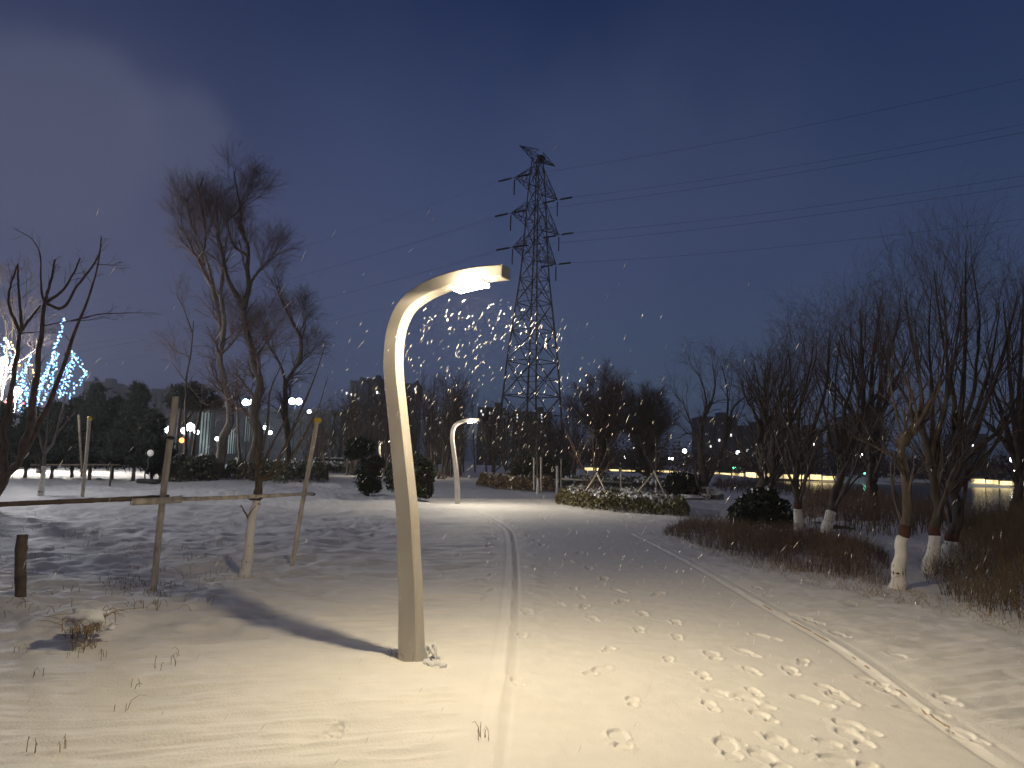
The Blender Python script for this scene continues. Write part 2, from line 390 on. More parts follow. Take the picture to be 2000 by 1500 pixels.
def GR(px, py):
    """the point of the snow that a sight line meets"""
    p = G(px, py)
    for _ in range(3):
        p = G(px, py, H(p[0], p[1]))
    return p
dist = [.35]
while dist[-1] < 4200:
    d = dist[-1]
    if d < 3.0: s = .04
    elif d < 60: s = min(max(d*d/2600, .0095), .02*d)
    else: s = .05*d
    dist.append(d+s)
dist = np.array(dist)
th = [-math.pi]
while th[-1] < math.pi:
    a = abs(th[-1]); th.append(th[-1]+(.0011 if a < .66 else .004 if a < .8 else .03))
th[-1] = math.pi; th = np.array(th)
dd, tt = np.meshgrid(dist, th, indexing='ij')
GX = dd*np.sin(tt); GY = dd*np.cos(tt)
GZ, ON = height(GX.ravel(), GY.ravel()); GZ = GZ.reshape(GX.shape); ON = ON.reshape(GX.shape)
nr, nc = GX.shape; idx = np.arange(nr*nc).reshape(nr, nc)
Fq = np.stack([idx[:-1, :-1], idx[:-1, 1:], idx[1:, 1:], idx[1:, :-1]], -1).reshape(-1, 4)[:, ::-1]
fo = (ON[:-1, :-1] & ON[1:, 1:]).ravel()
VV = np.stack([GX, GY, GZ], -1).reshape(-1, 3)
def sub(mask, name, m):
    f = Fq[mask]; u, inv = np.unique(f, return_inverse=True)
    b = MB(); b.add(VV[u], inv.reshape(-1, 4)); return b.build(name, m)
tag(sub(~fo, 'ground', M['snow']), kind='structure', label='snow covered park lawn and verges beside the path', cat='ground')
tag(sub(fo, 'path', M['pathsnow']), kind='structure', label='snowy footpath with footprints curving away past the lamps', cat='path')
# close the hole under the viewer's feet
b = MB(); b.add(np.concatenate([[[0, 0, 0]], VV[:nc]]), np.array([[0, i+2, i+1] for i in range(nc-1)])); 
tag(b.build('ground', M['pathsnow']), kind='structure', label='snow underfoot at the start of the path', cat='ground')
# kerb stones, bare only where the snow has slid off their path side
def kerb(line, y1, sgn, lim, label):
    q = smooth_line(line, 900); q = q[(q[:, 1] > 2.2) & (q[:, 1] < y1)]
    t = np.gradient(q, axis=0); t /= np.linalg.norm(t, axis=1, keepdims=True); p = q+np.stack([-t[:, 1], t[:, 0]], 1)*sgn*.006
    z = height(p[:, 0], p[:, 1])[0]; s = np.concatenate([[0], np.cumsum(np.linalg.norm(np.diff(q, axis=0), axis=1))])
    m = sstep(lim, lim+.22, .6*vnoise(s*1.3+9, s*0+3)+.4*vnoise(s*7, s*0+7)); joint = np.abs((s/.9) % 1-.5) < .485
    r = .002+.0085*m*joint
    tag(MB().tubes(np.column_stack([p, z-.004]), r, 6).build('kerb', M['kerb']), kind='structure', label=label, cat='kerb')
kerb(gr, 9, 1, .38, 'brown kerb stones showing through the snow along the river side of the path')
# river
wm = bpy.data.materials.new('river_water'); wm.use_nodes = True; b_ = wm.node_tree.nodes['Principled BSDF']
b_.inputs['Base Color'].default_value = (.012, .016, .02, 1); b_.inputs['Roughness'].default_value = .12
n_ = wm.node_tree.nodes.new('ShaderNodeTexNoise'); n_.inputs['Scale'].default_value = 1.3; n_.inputs['Detail'].default_value = 4
t_ = wm.node_tree.nodes.new('ShaderNodeTexCoord'); wm.node_tree.links.new(t_.outputs['Object'], n_.inputs['Vector'])
p_ = wm.node_tree.nodes.new('ShaderNodeBump'); p_.inputs['Strength'].default_value = .35; p_.inputs['Distance'].default_value = .08
wm.node_tree.links.new(n_.outputs['Fac'], p_.inputs['Height']); wm.node_tree.links.new(p_.outputs['Normal'], b_.inputs['Normal'])
b = MB(); b.add([[9, -300, WATER], [900, -300, WATER], [900, 400, WATER], [9, 400, WATER]], [[0, 1, 2, 3]])
tag(b.build('water', wm, smooth=False), kind='structure', label='dark river water beyond the willows', cat='water')

# ------------------------------------------------------------------ the curved street lamps
LB = GR(804, 1290); LB[2] -= .03
adir = np.array([.885, -.465]); anrm = np.array([adir[1], -adir[0]])
def on_plane(px, py):
    d = ray(px, py); n3 = np.array([anrm[0], anrm[1], 0]); t = n3@(LB-EYE)/(n3@d); p = EYE+d*t
    return np.array([(p-LB)[:2]@adir, p[2]-LB[2]])
spine_px = [(804, 1294), (803, 1220), (802, 1150), (799, 1080), (796, 1010), (790, 940), (783, 870), (776, 800), (770, 740), (769, 690), (776, 640), (796, 598), (832, 570), (880, 550), (935, 537), (986, 532)]
sp2 = smooth_line(np.array([on_plane(*p) for p in spine_px]), 70)
def lamp_frame(i):
    t = np.gradient(sp2, axis=0); t /= np.linalg.norm(t, axis=1, keepdims=True); return t
tt2 = np.gradient(sp2, axis=0); tt2 /= np.linalg.norm(tt2, axis=1, keepdims=True)
nn2 = np.stack([-tt2[:, 1], tt2[:, 0]], 1)               # in-plane normal: outer side of the bend
s_ = np.linspace(0, 1, 70)
wid = np.interp(s_, [0, .1, .3, .5, .7, .85, 1], [.205, .185, .165, .15, .14, .13, .105]); thk = np.interp(s_, [0, .5, 1], [.12, .11, .145])
JA = int(np.argmin(np.linalg.norm(sp2-on_plane(886, 549), axis=1))); JB = int(np.argmin(np.linalg.norm(sp2-on_plane(944, 537), axis=1)))
def plane3(uv, off): return LB+np.array([adir[0]*uv[0]+anrm[0]*off, adir[1]*uv[0]+anrm[1]*off, uv[1]])
def lamp(base, rz, label, light_mat, first=True):
    o = thing('street_lamp', tuple(LB), label, 'street lamp', 'curved park street lamps')
    pb = MB(); V = []; ch = .012
    prof = [(-1, -1, 1, 0), (-1, -1, 0, 1), (-1, 1, 0, -1), (-1, 1, 1, 0), (1, 1, -1, 0), (1, 1, 0, -1), (1, -1, 0, 1), (1, -1, -1, 0)]
    for i in range(70):
        for a, c_, ka, kc in prof:
            uv = sp2[i]+nn2[i]*(a*wid[i]/2+ka*ch); V.append(plane3(uv, c_*thk[i]/2+kc*ch))
    F = [[i*8+k, i*8+(k+1) % 8, (i+1)*8+(k+1) % 8, (i+1)*8+k] for i in range(69) for k in range(8)]
    pb.add(V, F); pb.F.append(np.array([[69*8+k for k in range(8)]])); pb.F.append(np.array([[7-k for k in range(8)]]))
    po = pb.build('pole', M['pole'], o, smooth=False)
    # the light strip under the arm, its rim, the end plate, the seam collar and the foot plate
    j0, j1 = JA, JB
    def strip(mb, off_in, half, j0, j1, depth):
        V = []; js = range(j0, j1+1)
        for j in js:
            for dp in (0, depth):
                for sd in (-half, half):
                    V.append(plane3(sp2[j]-nn2[j]*(wid[j]/2+off_in+dp), sd))
        n = len(list(js)); F = []
        for q in range(n-1):
            a, b2 = q*4, (q+1)*4
            F += [[a, a+1, b2+1, b2], [a+2, b2+2, b2+3, a+3], [a, b2, b2+2, a+2], [a+1, a+3, b2+3, b2+1]]
        F += [[0, 2, 3, 1], [(n-1)*4, (n-1)*4+1, (n-1)*4+3, (n-1)*4+2]]
        mb.add(V, F)
    m1 = MB(); strip(m1, .002, .068, j0, j1, .012); fr = m1.build('light_housing', M['poleedge'], o, smooth=False)
    m2 = MB(); strip(m2, .016, .058, j0, j1, .03); m2.build('light_panel', light_mat, o, smooth=False)
    m3 = MB(); p0 = plane3(sp2[69]+tt2[69]*.004, 0)
    V = [plane3(sp2[69]+tt2[69]*e+nn2[69]*a*.05, c_*.074) for e in (.002, .012) for a in (-1, 1) for c_ in (-1, 1)]
    m3.add(V, [[0, 1, 3, 2], [4, 6, 7, 5], [0, 4, 5, 1], [2, 3, 7, 6], [0, 2, 6, 4], [1, 5, 7, 3]]); m3.build('end_plate', M['poleedge'], o, smooth=False)
        # the lamp proper: street optics throw most of the light out sideways, along the path
    ld = bpy.data.lights.new('lamp_bulb', 'POINT'); lo = bpy.data.objects.new('lamp_bulb', ld); COL.objects.link(lo); lo.parent = o
    jm = (j0+j1)//2; lp = plane3(sp2[jm]-nn2[jm]*(wid[jm]/2+.085), .16)-LB
    lo.location = lp; ld.shadow_soft_size = .05
    ld.energy = LAMP_W; ld.color = (1, .82, .53)
    ld.use_nodes = True; ln = ld.node_tree; em = ln.nodes['Emission']
    ge = ln.nodes.new('ShaderNodeNewGeometry'); sx = ln.nodes.new('ShaderNodeSeparateXYZ'); ln.links.new(ge.outputs['Incoming'], sx.inputs[0])
    def mm(op, a, v):
        n = ln.nodes.new('ShaderNodeMath'); n.operation = op; ln.links.new(a, n.inputs[0]); n.inputs[1].default_value = v; return n.outputs[0]
    k = mm('ABSOLUTE', sx.outputs['Z'], 0); k = mm('MAXIMUM', k, .2); k = mm('POWER', k, -BAT)
    dt = ln.nodes.new('ShaderNodeVectorMath'); dt.operation = 'DOT_PRODUCT'; ln.links.new(ge.outputs['Incoming'], dt.inputs[0]); dt.inputs[1].default_value = (.8, -.6, 0)
    dm = mm('MULTIPLY', dt.outputs['Value'], .82); dm = mm('ADD', dm, .95); dm = mm('MAXIMUM', dm, .3)
    az = mm('ABSOLUTE', sx.outputs['Z'], 0); mc = ln.nodes.new('ShaderNodeMapRange'); mc.interpolation_type = 'SMOOTHSTEP'; ln.links.new(az, mc.inputs['Value']); mc.inputs['From Min'].default_value = .24; mc.inputs['From Max'].default_value = .46; mc.inputs['To Min'].default_value = .4; mc.inputs['To Max'].default_value = 1   # cut-off optics
    n_c = ln.nodes.new('ShaderNodeMath'); n_c.operation = 'MULTIPLY'; ln.links.new(dm, n_c.inputs[0]); ln.links.new(mc.outputs['Result'], n_c.inputs[1]); dm = n_c.outputs[0]
    mr = ln.nodes.new('ShaderNodeMapRange'); mr.interpolation_type = 'SMOOTHSTEP'; ln.links.new(sx.outputs['Y'], mr.inputs['Value']); mr.inputs['From Min'].default_value = .72; mr.inputs['From Max'].default_value = .97; mr.inputs['To Min'].default_value = 1; mr.inputs['To Max'].default_value = .6
    n_l = ln.nodes.new('ShaderNodeMath'); n_l.operation = 'MULTIPLY'; ln.links.new(dm, n_l.inputs[0]); ln.links.new(mr.outputs['Result'], n_l.inputs[1]); dm = n_l.outputs[0]
    up_ = mm('GREATER_THAN', sx.outputs['Z'], 0.0); up_ = mm('MULTIPLY', up_, -.95); up_ = mm('ADD', up_, 1.0); n_u = ln.nodes.new('ShaderNodeMath'); n_u.operation = 'MULTIPLY'; ln.links.new(dm, n_u.inputs[0]); ln.links.new(up_, n_u.inputs[1]); dm = n_u.outputs[0]
    m2_ = ln.nodes.new('ShaderNodeMath'); m2_.operation = 'MULTIPLY'; ln.links.new(k, m2_.inputs[0]); ln.links.new(dm, m2_.inputs[1]); k = m2_.outputs[0]; ln.links.new(k, em.inputs['Strength'])
    return o
lamp1 = lamp(LB, 0, 'large pale curved street lamp with a glowing head standing nearest beside the path', M['lamp'])
def lp_world():
    l = [c for c in lamp1.children if c.type == 'LIGHT'][0]; return LB+np.array(l.location)
def lamp_copy(px, py, rz, label, m, Y=None):
    o = copy_tree(lamp1); b = G(px, py) if Y is None else AT(px, py, Y)
    b[2] = H(b[0], b[1])-.03 if Y is None else -.03
    o.location = b; o.rotation_euler = (0, 0, rz); o['label'] = label
    for ch in o.children:
        if ch.name.startswith('light_panel'):
            ch.data = ch.data.copy(); ch.data.materials[0] = m
        if ch.type == 'LIGHT':
            ch.data = ch.data.copy(); ch.data.color = (1, .88, .68)
    return o
lamp2 = lamp_copy(894, 984, .18, 'small lit curved street lamp at the bend of the path, past the nearest lamp', M['lamp2'])
lamp3 = lamp_copy(746, 903, .2, 'farthest curved street lamp, half hidden by the nearest lamp pole and dark bushes', M['lamp2'], Y=66)

# ------------------------------------------------------------------ bare trees
def tree(name, label, base_px, limbs, levels, bark, twig, paint=None, group=None, seed=1, cat='bare tree', Y=None, red=False, sway=.25, snowy=False, extra=None):
    """limbs: [(picture points, r0, r1)], the first is the trunk; levels: branch() settings"""
    g = np.random.default_rng(seed)
    if Y is None:
        b = GR(*base_px); Y = b[1]
    else:
        b = AT(*base_px, Y); b[2] = H(b[0], b[1])
    o = thing(name, tuple(b), label, cat, group)
    n = 14; P = []; R = []
    tr = MB()
    for i, (pxs, r0, r1) in enumerate(limbs):
        p, r = limb(pxs, Y, r0, r1, g, n, sway if i else 0.03)
        if i: # start each limb on the trunk line it leaves
            k = min(range(len(P)), key=lambda q: np.min(np.linalg.norm(P[q]-p[0], axis=1)))
            j = int(np.argmin(np.linalg.norm(P[k]-p[0], axis=1)))
            p = p+(P[k][j]-p[0])*np.linspace(1, .35, n)[:, None]
        else:
            p[0, 2] = min(p[0, 2], b[2]-.05); r = r*(1+.22*np.exp(-np.linspace(0, 1, n)*9))
        p = p+g.normal(size=p.shape)*r[:, None]*.22*(np.linspace(0, 1, n) > .01)[:, None]
        P.append(p); R.append(r)
        pf = smooth_line(np.column_stack([p, r]), 30); rf = pf[:, 3]*(1+g.normal(size=30)*.05)
        tr.tubes(pf[:, :3], rf, 9)
        if i == 0 and paint:
            zt = b[2]+paint
            s = pf[pf[:, 2] < zt]
            if len(s) > 1:
                m = MB(); s = smooth_line(s, 16); m.tubes(s[:, :3], s[:, 3]*1.03*(1+g.normal(size=16)*.025)+.003, 12); m.build('painted_base', M['lime'], o)
            s = pf[(pf[:, 2] > zt-.06) & (pf[:, 2] < zt+(.13 if red else .0))]
            if red and len(s) > 1:
                m = MB(); m.tubes(s[:, :3], s[:, 3]*1.03+.002, 12); m.build('painted_band', M['redband'], o)
    tr.build('trunk', M[bark], o)
    P = np.array(P); R = np.array(R)
    cr = MB(); d = math.hypot(b[0], b[1])
    Pl, Rl = P, R
    for q, lv in enumerate(levels):
        lv = dict(lv); sd = lv.pop('sides', 4 if q == 0 else 3); lv.setdefault('rmin', .00012*d)
        Pl, Rl = branch(Pl, Rl, g=g, **lv)
        cr.tubes(Pl, Rl, sd, close=False)
    cr.build('crown', M[twig], o)
    return o
def fan(base, fork, tops, r, g, bend=.12):
    """a trunk to the fork and limbs from there to the crown points"""
    out = [([base, ((base[0]+fork[0])/2+g.normal()*2, (base[1]+fork[1])/2), fork], r, r*.8)]
    for t in tops:
        mx = fork[0]+(t[0]-fork[0])*.35+g.normal()*4; my = fork[1]+(t[1]-fork[1])*.5
        out.append(([fork, (mx, my), t], r*.62, r*.12))
    return out
def wil(Hm, dens=1.0, droop=.05):   # fine upright willow growth for a tree Hm metres high
    k = lambda v: max(2, int(round(v*dens*.88)))
    return [dict(k=k(9), t0=.25, t1=1, ang=.5, L=.22*Hm, n=9, wob=.12, up=.08, rf=.5, fall=.55),
            dict(k=k(7), t0=.3, t1=1, ang=.55, L=.155*Hm, n=7, wob=.13, up=.04, droop=droop, rf=.55, fall=.3),
            dict(k=k(7), t0=.3, t1=1, ang=.6, L=.11*Hm, n=6, wob=.16, up=.02, droop=droop*1.5, rf=.6, fall=.2)]
def wilr(Hm, dens=1.0, droop=.05):  # long whippy shoots, the bank willows
    k = lambda v: max(2, int(round(v*dens*.85)))
    return [dict(k=k(8), t0=.3, t1=1, ang=.38, L=.33*Hm, n=10, wob=.07, up=.09, rf=.5, fall=.72),
            dict(k=k(6), t0=.2, t1=1, ang=.42, L=.19*Hm, n=8, wob=.08, up=.05, droop=droop, rf=.6, fall=.4),
            dict(k=k(5), t0=.25, t1=1, ang=.5, L=.11*Hm, n=7, wob=.1, up=.02, droop=droop*2, rf=.65, fall=.2)]
GW = 'tall bare willows behind the clipped hedge'
tree('willow_tree', 'tall pale crooked bare willow with twin stems behind the staked young tree', (432, 936),
     [([(432, 938), (434, 860), (447, 823), (443, 767), (432, 720), (429, 687), (439, 655), (429, 636), (422, 589)], .34, .2),
      ([(422, 589), (415, 566), (392, 519), (369, 473), (345, 435)], .2, .05),
      ([(439, 655), (441, 617), (434, 561), (439, 505), (429, 454), (425, 385)], .18, .05),
      ([(441, 692), (467, 659), (478, 640)], .12, .05), ([(392, 519), (402, 460), (392, 400)], .1, .04), ([(434, 561), (415, 500), (385, 440), (370, 390)], .11, .04)],
     wil(12, 1.25, .02), 'bark_grey', 'twig_red', group=GW, seed=21)
tree('willow_tree', 'tallest dark bare willow, forking high up, directly behind the young white-based tree', (494, 938),
     [([(494, 938), (500, 879), (499, 790), (509, 757), (495, 711), (490, 673), (481, 645), (476, 603)], .4, .24),
      ([(476, 603), (457, 571), (441, 533), (434, 496), (420, 440), (400, 390)], .2, .05),
      ([(476, 603), (485, 561), (483, 524), (484, 487), (472, 450), (471, 412), (462, 370), (457, 335)], .22, .05),
      ([(486, 560), (493, 545), (509, 524), (534, 501)], .12, .05), ([(484, 487), (455, 470), (440, 420)], .1, .04), ([(472, 420), (490, 400), (500, 370)], .08, .03),
      ([(500, 700), (520, 670), (540, 640)], .1, .04)],
     wil(12, 1.25, .02), 'bark', 'twig_red', group=GW, seed=22)
tree('willow_tree', 'shorter dark willow bowed to one side, beside the two tall willows', (562, 934),
     [([(562, 934), (562, 870), (558, 813), (556, 757), (572, 728), (584, 708)], .3, .2), ([(584, 708), (589, 669), (569, 622), (551, 589), (534, 540)], .19, .04),
      ([(556, 760), (548, 720), (530, 690), (515, 655)], .15, .04), ([(588, 669), (596, 640), (598, 610)], .08, .03), ([(575, 726), (600, 700), (615, 680)], .08, .03)],
     wil(10, 1.15, .06), 'bark', 'twig', group=GW, seed=23)
tree('bare_tree', 'slim dark bare tree with a sharp forked tip above the flat-topped pine', (362, 936),
     [([(362, 936), (362, 830), (364, 739), (373, 687), (378, 627)], .15, .05), ([(376, 650), (357, 599), (343, 571)], .05, .02), ([(373, 690), (345, 680), (330, 668)], .04, .02), ([(366, 735), (390, 770), (405, 790)], .05, .02), ([(364, 760), (345, 730), (335, 710)], .05, .02)],
     wil(8, .7, 0), 'bark', 'twig_red', seed=24, Y=49)
tree('bare_tree', 'thin straight bare tree with a pale painted base standing in the hedge gap', (467, 925),
     [([(467, 925), (466, 860), (463, 790), (461, 700)], .13, .04), ([(464, 800), (450, 770), (446, 740)], .05, .02), ([(463, 780), (478, 740), (482, 710)], .05, .02)],
     wil(7, .6, 0), 'bark_grey', 'twig', paint=1.3, seed=25, Y=52)
# the young staked tree in front
tree('young_tree', 'young vase-shaped tree with a white painted trunk between two bamboo stakes', (478, 1124),
     [([(477, 1128), (484, 1080), (493, 1020), (502, 975), (505, 945), (504, 918)], 0.07, .072),
      ([(504, 925), (498, 890), (502, 858), (485, 823), (470, 790)], .02, .005), ([(504, 925), (513, 884), (523, 828), (527, 772), (545, 725), (560, 687)], .028, .006),
      ([(506, 930), (532, 912), (560, 860), (588, 795), (614, 734), (637, 664)], .032, .006), ([(506, 932), (541, 921), (574, 879), (607, 823), (625, 786), (638, 742)], .028, .006),
      ([(503, 915), (500, 860), (507, 760), (507, 655)], .02, .005), ([(508, 925), (525, 895), (545, 850), (572, 800)], .03, .006)],
     [dict(k=3, t0=.35, t1=1, ang=.45, L=.5, n=7, wob=.1, up=.06, rf=.4, rmin=.0028), dict(k=2, t0=.3, t1=1, ang=.5, L=.22, n=5, wob=.12, up=.03, rf=.6, rmin=.0022)],
     'bark_tan', 'twig_tan', paint=1.03, seed=31)
# pollarded tree at the left edge
tree('pollard_tree', 'brown pollarded tree with cut knuckles leaning in at the left edge', (-40, 1000),
     [([(-40, 1002), (0, 950), (25, 915), (45, 885)], .16, .13), ([(45, 885), (62, 800), (75, 705), (85, 610), (88, 592)], .11, .075), ([(10, 940), (14, 830), (30, 720), (41, 650)], .11, .07),
      ([(45, 885), (75, 830), (100, 783), (130, 695), (147, 648), (173, 583), (192, 515), (198, 462)], .1, .02),
      ([(41, 650), (20, 600), (20, 566), (34, 520)], .045, .035), ([(41, 650), (43, 638), (38, 566), (35, 516)], .045, .035), ([(41, 650), (60, 622), (80, 596)], .045, .03),
      ([(85, 595), (78, 560), (77, 500), (60, 467), (25, 447)], .035, .01), ([(87, 595), (100, 545), (107, 508)], .045, .04), ([(88, 598), (120, 575), (140, 545), (157, 506)], .045, .03),
      ([(90, 602), (125, 610), (150, 570), (190, 512), (198, 480)], .045, .03), ([(90, 643), (140, 632), (180, 628), (230, 613)], .02, .005), ([(150, 653), (200, 635), (250, 627), (310, 620)], .025, .005),
      ([(192, 515), (215, 517), (240, 518)], .015, .005), ([(45, 660), (75, 655), (110, 645)], .02, .006)],
     [dict(k=6, t0=.4, t1=1, ang=.7, L=.55, n=6, wob=.14, up=.05, rf=.32, rmin=.005), dict(k=3, t0=.2, t1=1, ang=.7, L=.28, n=5, wob=.15, up=.03, rf=.6, rmin=.004)],
     'bark_brown', 'twig_red', seed=33)
tree('young_tree', 'small grey-white forked tree in front of the dark pines', (79, 972),
     [([(79, 973), (84, 920), (88, 886)], .1, .08), ([(88, 886), (76, 850), (72, 820), (70, 770)], .06, .012), ([(88, 886), (105, 862), (112, 840), (122, 800), (133, 745)], .06, .01), ([(112, 842), (130, 822), (150, 800)], .03, .008), ([(90, 880), (95, 820), (96, 780)], .04, .01)],
     [dict(k=6, t0=.3, t1=1, ang=.5, L=.8, n=6, wob=.1, up=.08, rf=.4), dict(k=4, t0=.2, t1=1, ang=.6, L=.4, n=5, wob=.1, up=.04, rf=.6)], 'bark_grey', 'twig', paint=1.1, seed=34)
# right-hand willows
GR_ = 'bare willows along the river bank'
def paintof(px, ytop, ybase): p = GR(px, ybase); return AT(px, ytop, p[1])[2]-p[2]
rs = np.random.default_rng(77)
tree('willow_tree', 'big pollard willow at the snow edge, nearest of the bank trees, rusty white base', (1752, 1150),
     [([(1751, 1152), (1758, 1090), (1768, 1040), (1773, 985), (1768, 930), (1760, 885), (1762, 866)], .095, .08), ([(1762, 866), (1775, 848), (1796, 828)], .09, .085), ([(1758, 905), (1740, 890), (1700, 868), (1660, 850)], .03, .008),
      ([(1762, 866), (1767, 840), (1766, 800)], .035, .02), ([(1796, 828), (1800, 760), (1790, 690), (1770, 600)], .03, .008), ([(1796, 828), (1830, 770), (1845, 690), (1850, 600)], .03, .008),
      ([(1790, 830), (1780, 770), (1750, 700), (1730, 640)], .025, .007), ([(1766, 870), (1750, 800), (1738, 740), (1735, 690)], .022, .006)],
     wilr(4.6, .55, .05), 'bark_tan', 'twig', paint=paintof(1755, 1042, 1150), red=True, seed=41, group=GR_)
tree('willow_tree', 'many-stemmed upright willow, white base half in reeds, left of a close pair', (1820, 1118),
     [([(1818, 1120), (1824, 1060), (1826, 1040), (1832, 990), (1822, 935), (1818, 900)], .11, .09), ([(1820, 930), (1828, 850), (1858, 720), (1878, 580)], .06, .012), ([(1820, 920), (1805, 840), (1800, 760), (1780, 660), (1770, 580)], .06, .012),
      ([(1820, 905), (1845, 800), (1850, 720), (1845, 580)], .055, .01), ([(1818, 900), (1800, 850), (1770, 780), (1735, 720), (1710, 640)], .05, .01), ([(1820, 900), (1822, 780), (1815, 660), (1820, 560)], .05, .01)],
     wilr(6.2, 1.05, .08), 'bark', 'twig', paint=paintof(1820, 1045, 1118), red=True, seed=42, group=GR_)
tree('willow_tree', 'tallest river-bank willow with spreading dark limbs, white base, right of a close pair', (1856, 1112),
     [([(1854, 1114), (1858, 1060), (1868, 1000), (1866, 940), (1864, 900)], .125, .1), ([(1864, 900), (1880, 800), (1886, 650), (1887, 480)], .07, .012), ([(1866, 930), (1895, 890), (1940, 850), (2000, 800), (2040, 770)], .06, .015),
      ([(1866, 905), (1900, 830), (1935, 720), (1955, 600)], .065, .012), ([(1864, 900), (1865, 780), (1840, 650), (1825, 530)], .06, .012), ([(1866, 900), (1905, 850), (1960, 700), (1990, 570)], .06, .012),
      ([(1868, 960), (1900, 920), (1950, 860), (2010, 720)], .05, .012), ([(1872, 860), (1905, 760), (1915, 620), (1900, 510)], .05, .012)],
     wilr(7.2, 1.05, .08), 'bark', 'twig', paint=paintof(1856, 1055, 1112), red=True, seed=43, group=GR_)
tree('willow_tree', 'thin willow with a straight white base and a broken stub, behind the dry shrubs', (1560, 1060),
     [([(1560, 1062), (1559, 1030), (1557, 985), (1554, 935), (1560, 895)], .12, .1), ([(1560, 900), (1570, 885), (1577, 868)], .12, .1), ([(1556, 930), (1545, 880), (1520, 830), (1510, 760)], .05, .01), ([(1560, 895), (1562, 800), (1580, 730), (1590, 670)], .06, .012),
      ([(1575, 872), (1600, 800), (1615, 750), (1620, 670)], .06, .012), ([(1560, 890), (1540, 800), (1545, 730), (1540, 680)], .05, .012)],
     wilr(6.5, .95, .1), 'bark', 'twig', paint=paintof(1560, 992, 1060), red=True, seed=44, group=GR_)
tree('willow_tree', 'leaning willow with a slanting white base and a ragged knob, by the snowy rocks', (1616, 1052),
     [([(1614, 1054), (1620, 1015), (1630, 975), (1642, 930), (1647, 895)], .14, .12), ([(1647, 895), (1655, 880), (1661, 862)], .13, .1), ([(1645, 900), (1620, 870), (1605, 780), (1590, 725)], .07, .012), ([(1647, 895), (1650, 800), (1665, 745), (1660, 635)], .07, .012),
      ([(1655, 882), (1690, 800), (1715, 765), (1730, 655)], .07, .012), ([(1647, 895), (1630, 820), (1632, 745), (1640, 665)], .06, .012), ([(1650, 890), (1700, 840), (1750, 790), (1770, 785)], .05, .012)],
     wilr(7.2, .95, .1), 'bark', 'twig', paint=paintof(1618, 994, 1052), seed=45, group=GR_)
tree('willow_tree', 'dark V-shaped willow standing next to the round clipped bush', (1379, 976),
     [([(1378, 978), (1378, 955), (1378, 938)], .3, .26), ([(1378, 940), (1368, 895), (1371, 830), (1380, 796), (1390, 788)], .2, .12), ([(1378, 940), (1400, 900), (1415, 860), (1430, 800), (1455, 775)], .18, .05),
      ([(1369, 870), (1350, 830), (1335, 790), (1318, 770)], .08, .02), ([(1385, 795), (1375, 750), (1355, 715)], .06, .02), ([(1420, 840), (1420, 770), (1410, 715)], .08, .02), ([(1372, 820), (1395, 760), (1390, 710)], .07, .02), ([(1366, 850), (1345, 845), (1328, 855)], .05, .02)],
     wilr(7.5, .85, .14), 'bark', 'twig', paint=.7, seed=46, group=GR_)
tree('willow_tree', 'dark willow with one thick upright stem, behind the evergreen shrub', (1486, 1000),
     fan((1486, 1000), (1490, 880), [(1495, 720), (1470, 750), (1520, 730), (1450, 765), (1540, 745)], .26, rs), wilr(8, .95, .12), 'bark', 'twig', seed=47, group=GR_)
tree('willow_tree', 'dark twin-stemmed willow leaning over the evergreen shrub', (1500, 985),
     fan((1496, 985), (1510, 925), [(1560, 770), (1575, 730), (1540, 690), (1600, 740), (1480, 760)], .24, rs), wilr(9, .95, .12), 'bark', 'twig_red', seed=48, group=GR_, Y=30)
tree('willow_tree', 'broad dark willow filling the gap behind the leaning white-based tree', (1700, 1000),
     fan((1700, 1000), (1702, 900), [(1640, 655), (1680, 605), (1720, 585), (1760, 605), (1610, 725), (1780, 685)], .26, rs), wilr(9.5, 1.05, .1), 'bark', 'twig', seed=49, group=GR_, Y=25)
tree('willow_tree', 'spreading willow at the right edge with limbs low over the water', (1985, 1010),
     fan((1985, 1010), (1990, 920), [(1920, 700), (1960, 590), (2000, 560), (2050, 560), (2090, 700), (1900, 800)], .22, rs), wilr(8, .85, .12), 'bark', 'twig', seed=50, group=GR_, Y=24)
# trees past the island bed
tree('bare_tree', 'dense bare tree with a tall domed crown beyond the island bed', (1175, 930),
     fan((1175, 932), (1178, 880), [(1178, 742), (1150, 765), (1205, 762), (1125, 800), (1225, 800), (1190, 775)], .3, rs), [dict(k=22, t0=.05, t1=1, ang=.7, L=3.2, n=8, wob=.12, up=.1, rf=.5, fall=.4), dict(k=14, t0=.1, t1=1, ang=.6, L=1.7, n=6, wob=.13, up=.05), dict(k=7, t0=.15, t1=1, ang=.6, L=.9, n=5, wob=.15, up=.03)], 'bark', 'twig_red', seed=51, Y=72, group='dense bare trees beyond the island bed')
tree('bare_tree', 'dense bare tree with a lower rounded crown, next to the tall domed one', (1262, 930),
     fan((1262, 932), (1262, 890), [(1262, 785), (1235, 795), (1285, 800), (1215, 830), (1295, 830), (1275, 790)], .3, rs), [dict(k=22, t0=.05, t1=1, ang=.7, L=2.6, n=8, wob=.12, up=.1, rf=.5, fall=.4), dict(k=14, t0=.1, t1=1, ang=.6, L=1.4, n=6, wob=.13, up=.05), dict(k=7, t0=.15, t1=1, ang=.6, L=.8, n=5, wob=.15, up=.03)], 'bark', 'twig', seed=52, Y=66, group='dense bare trees beyond the island bed')
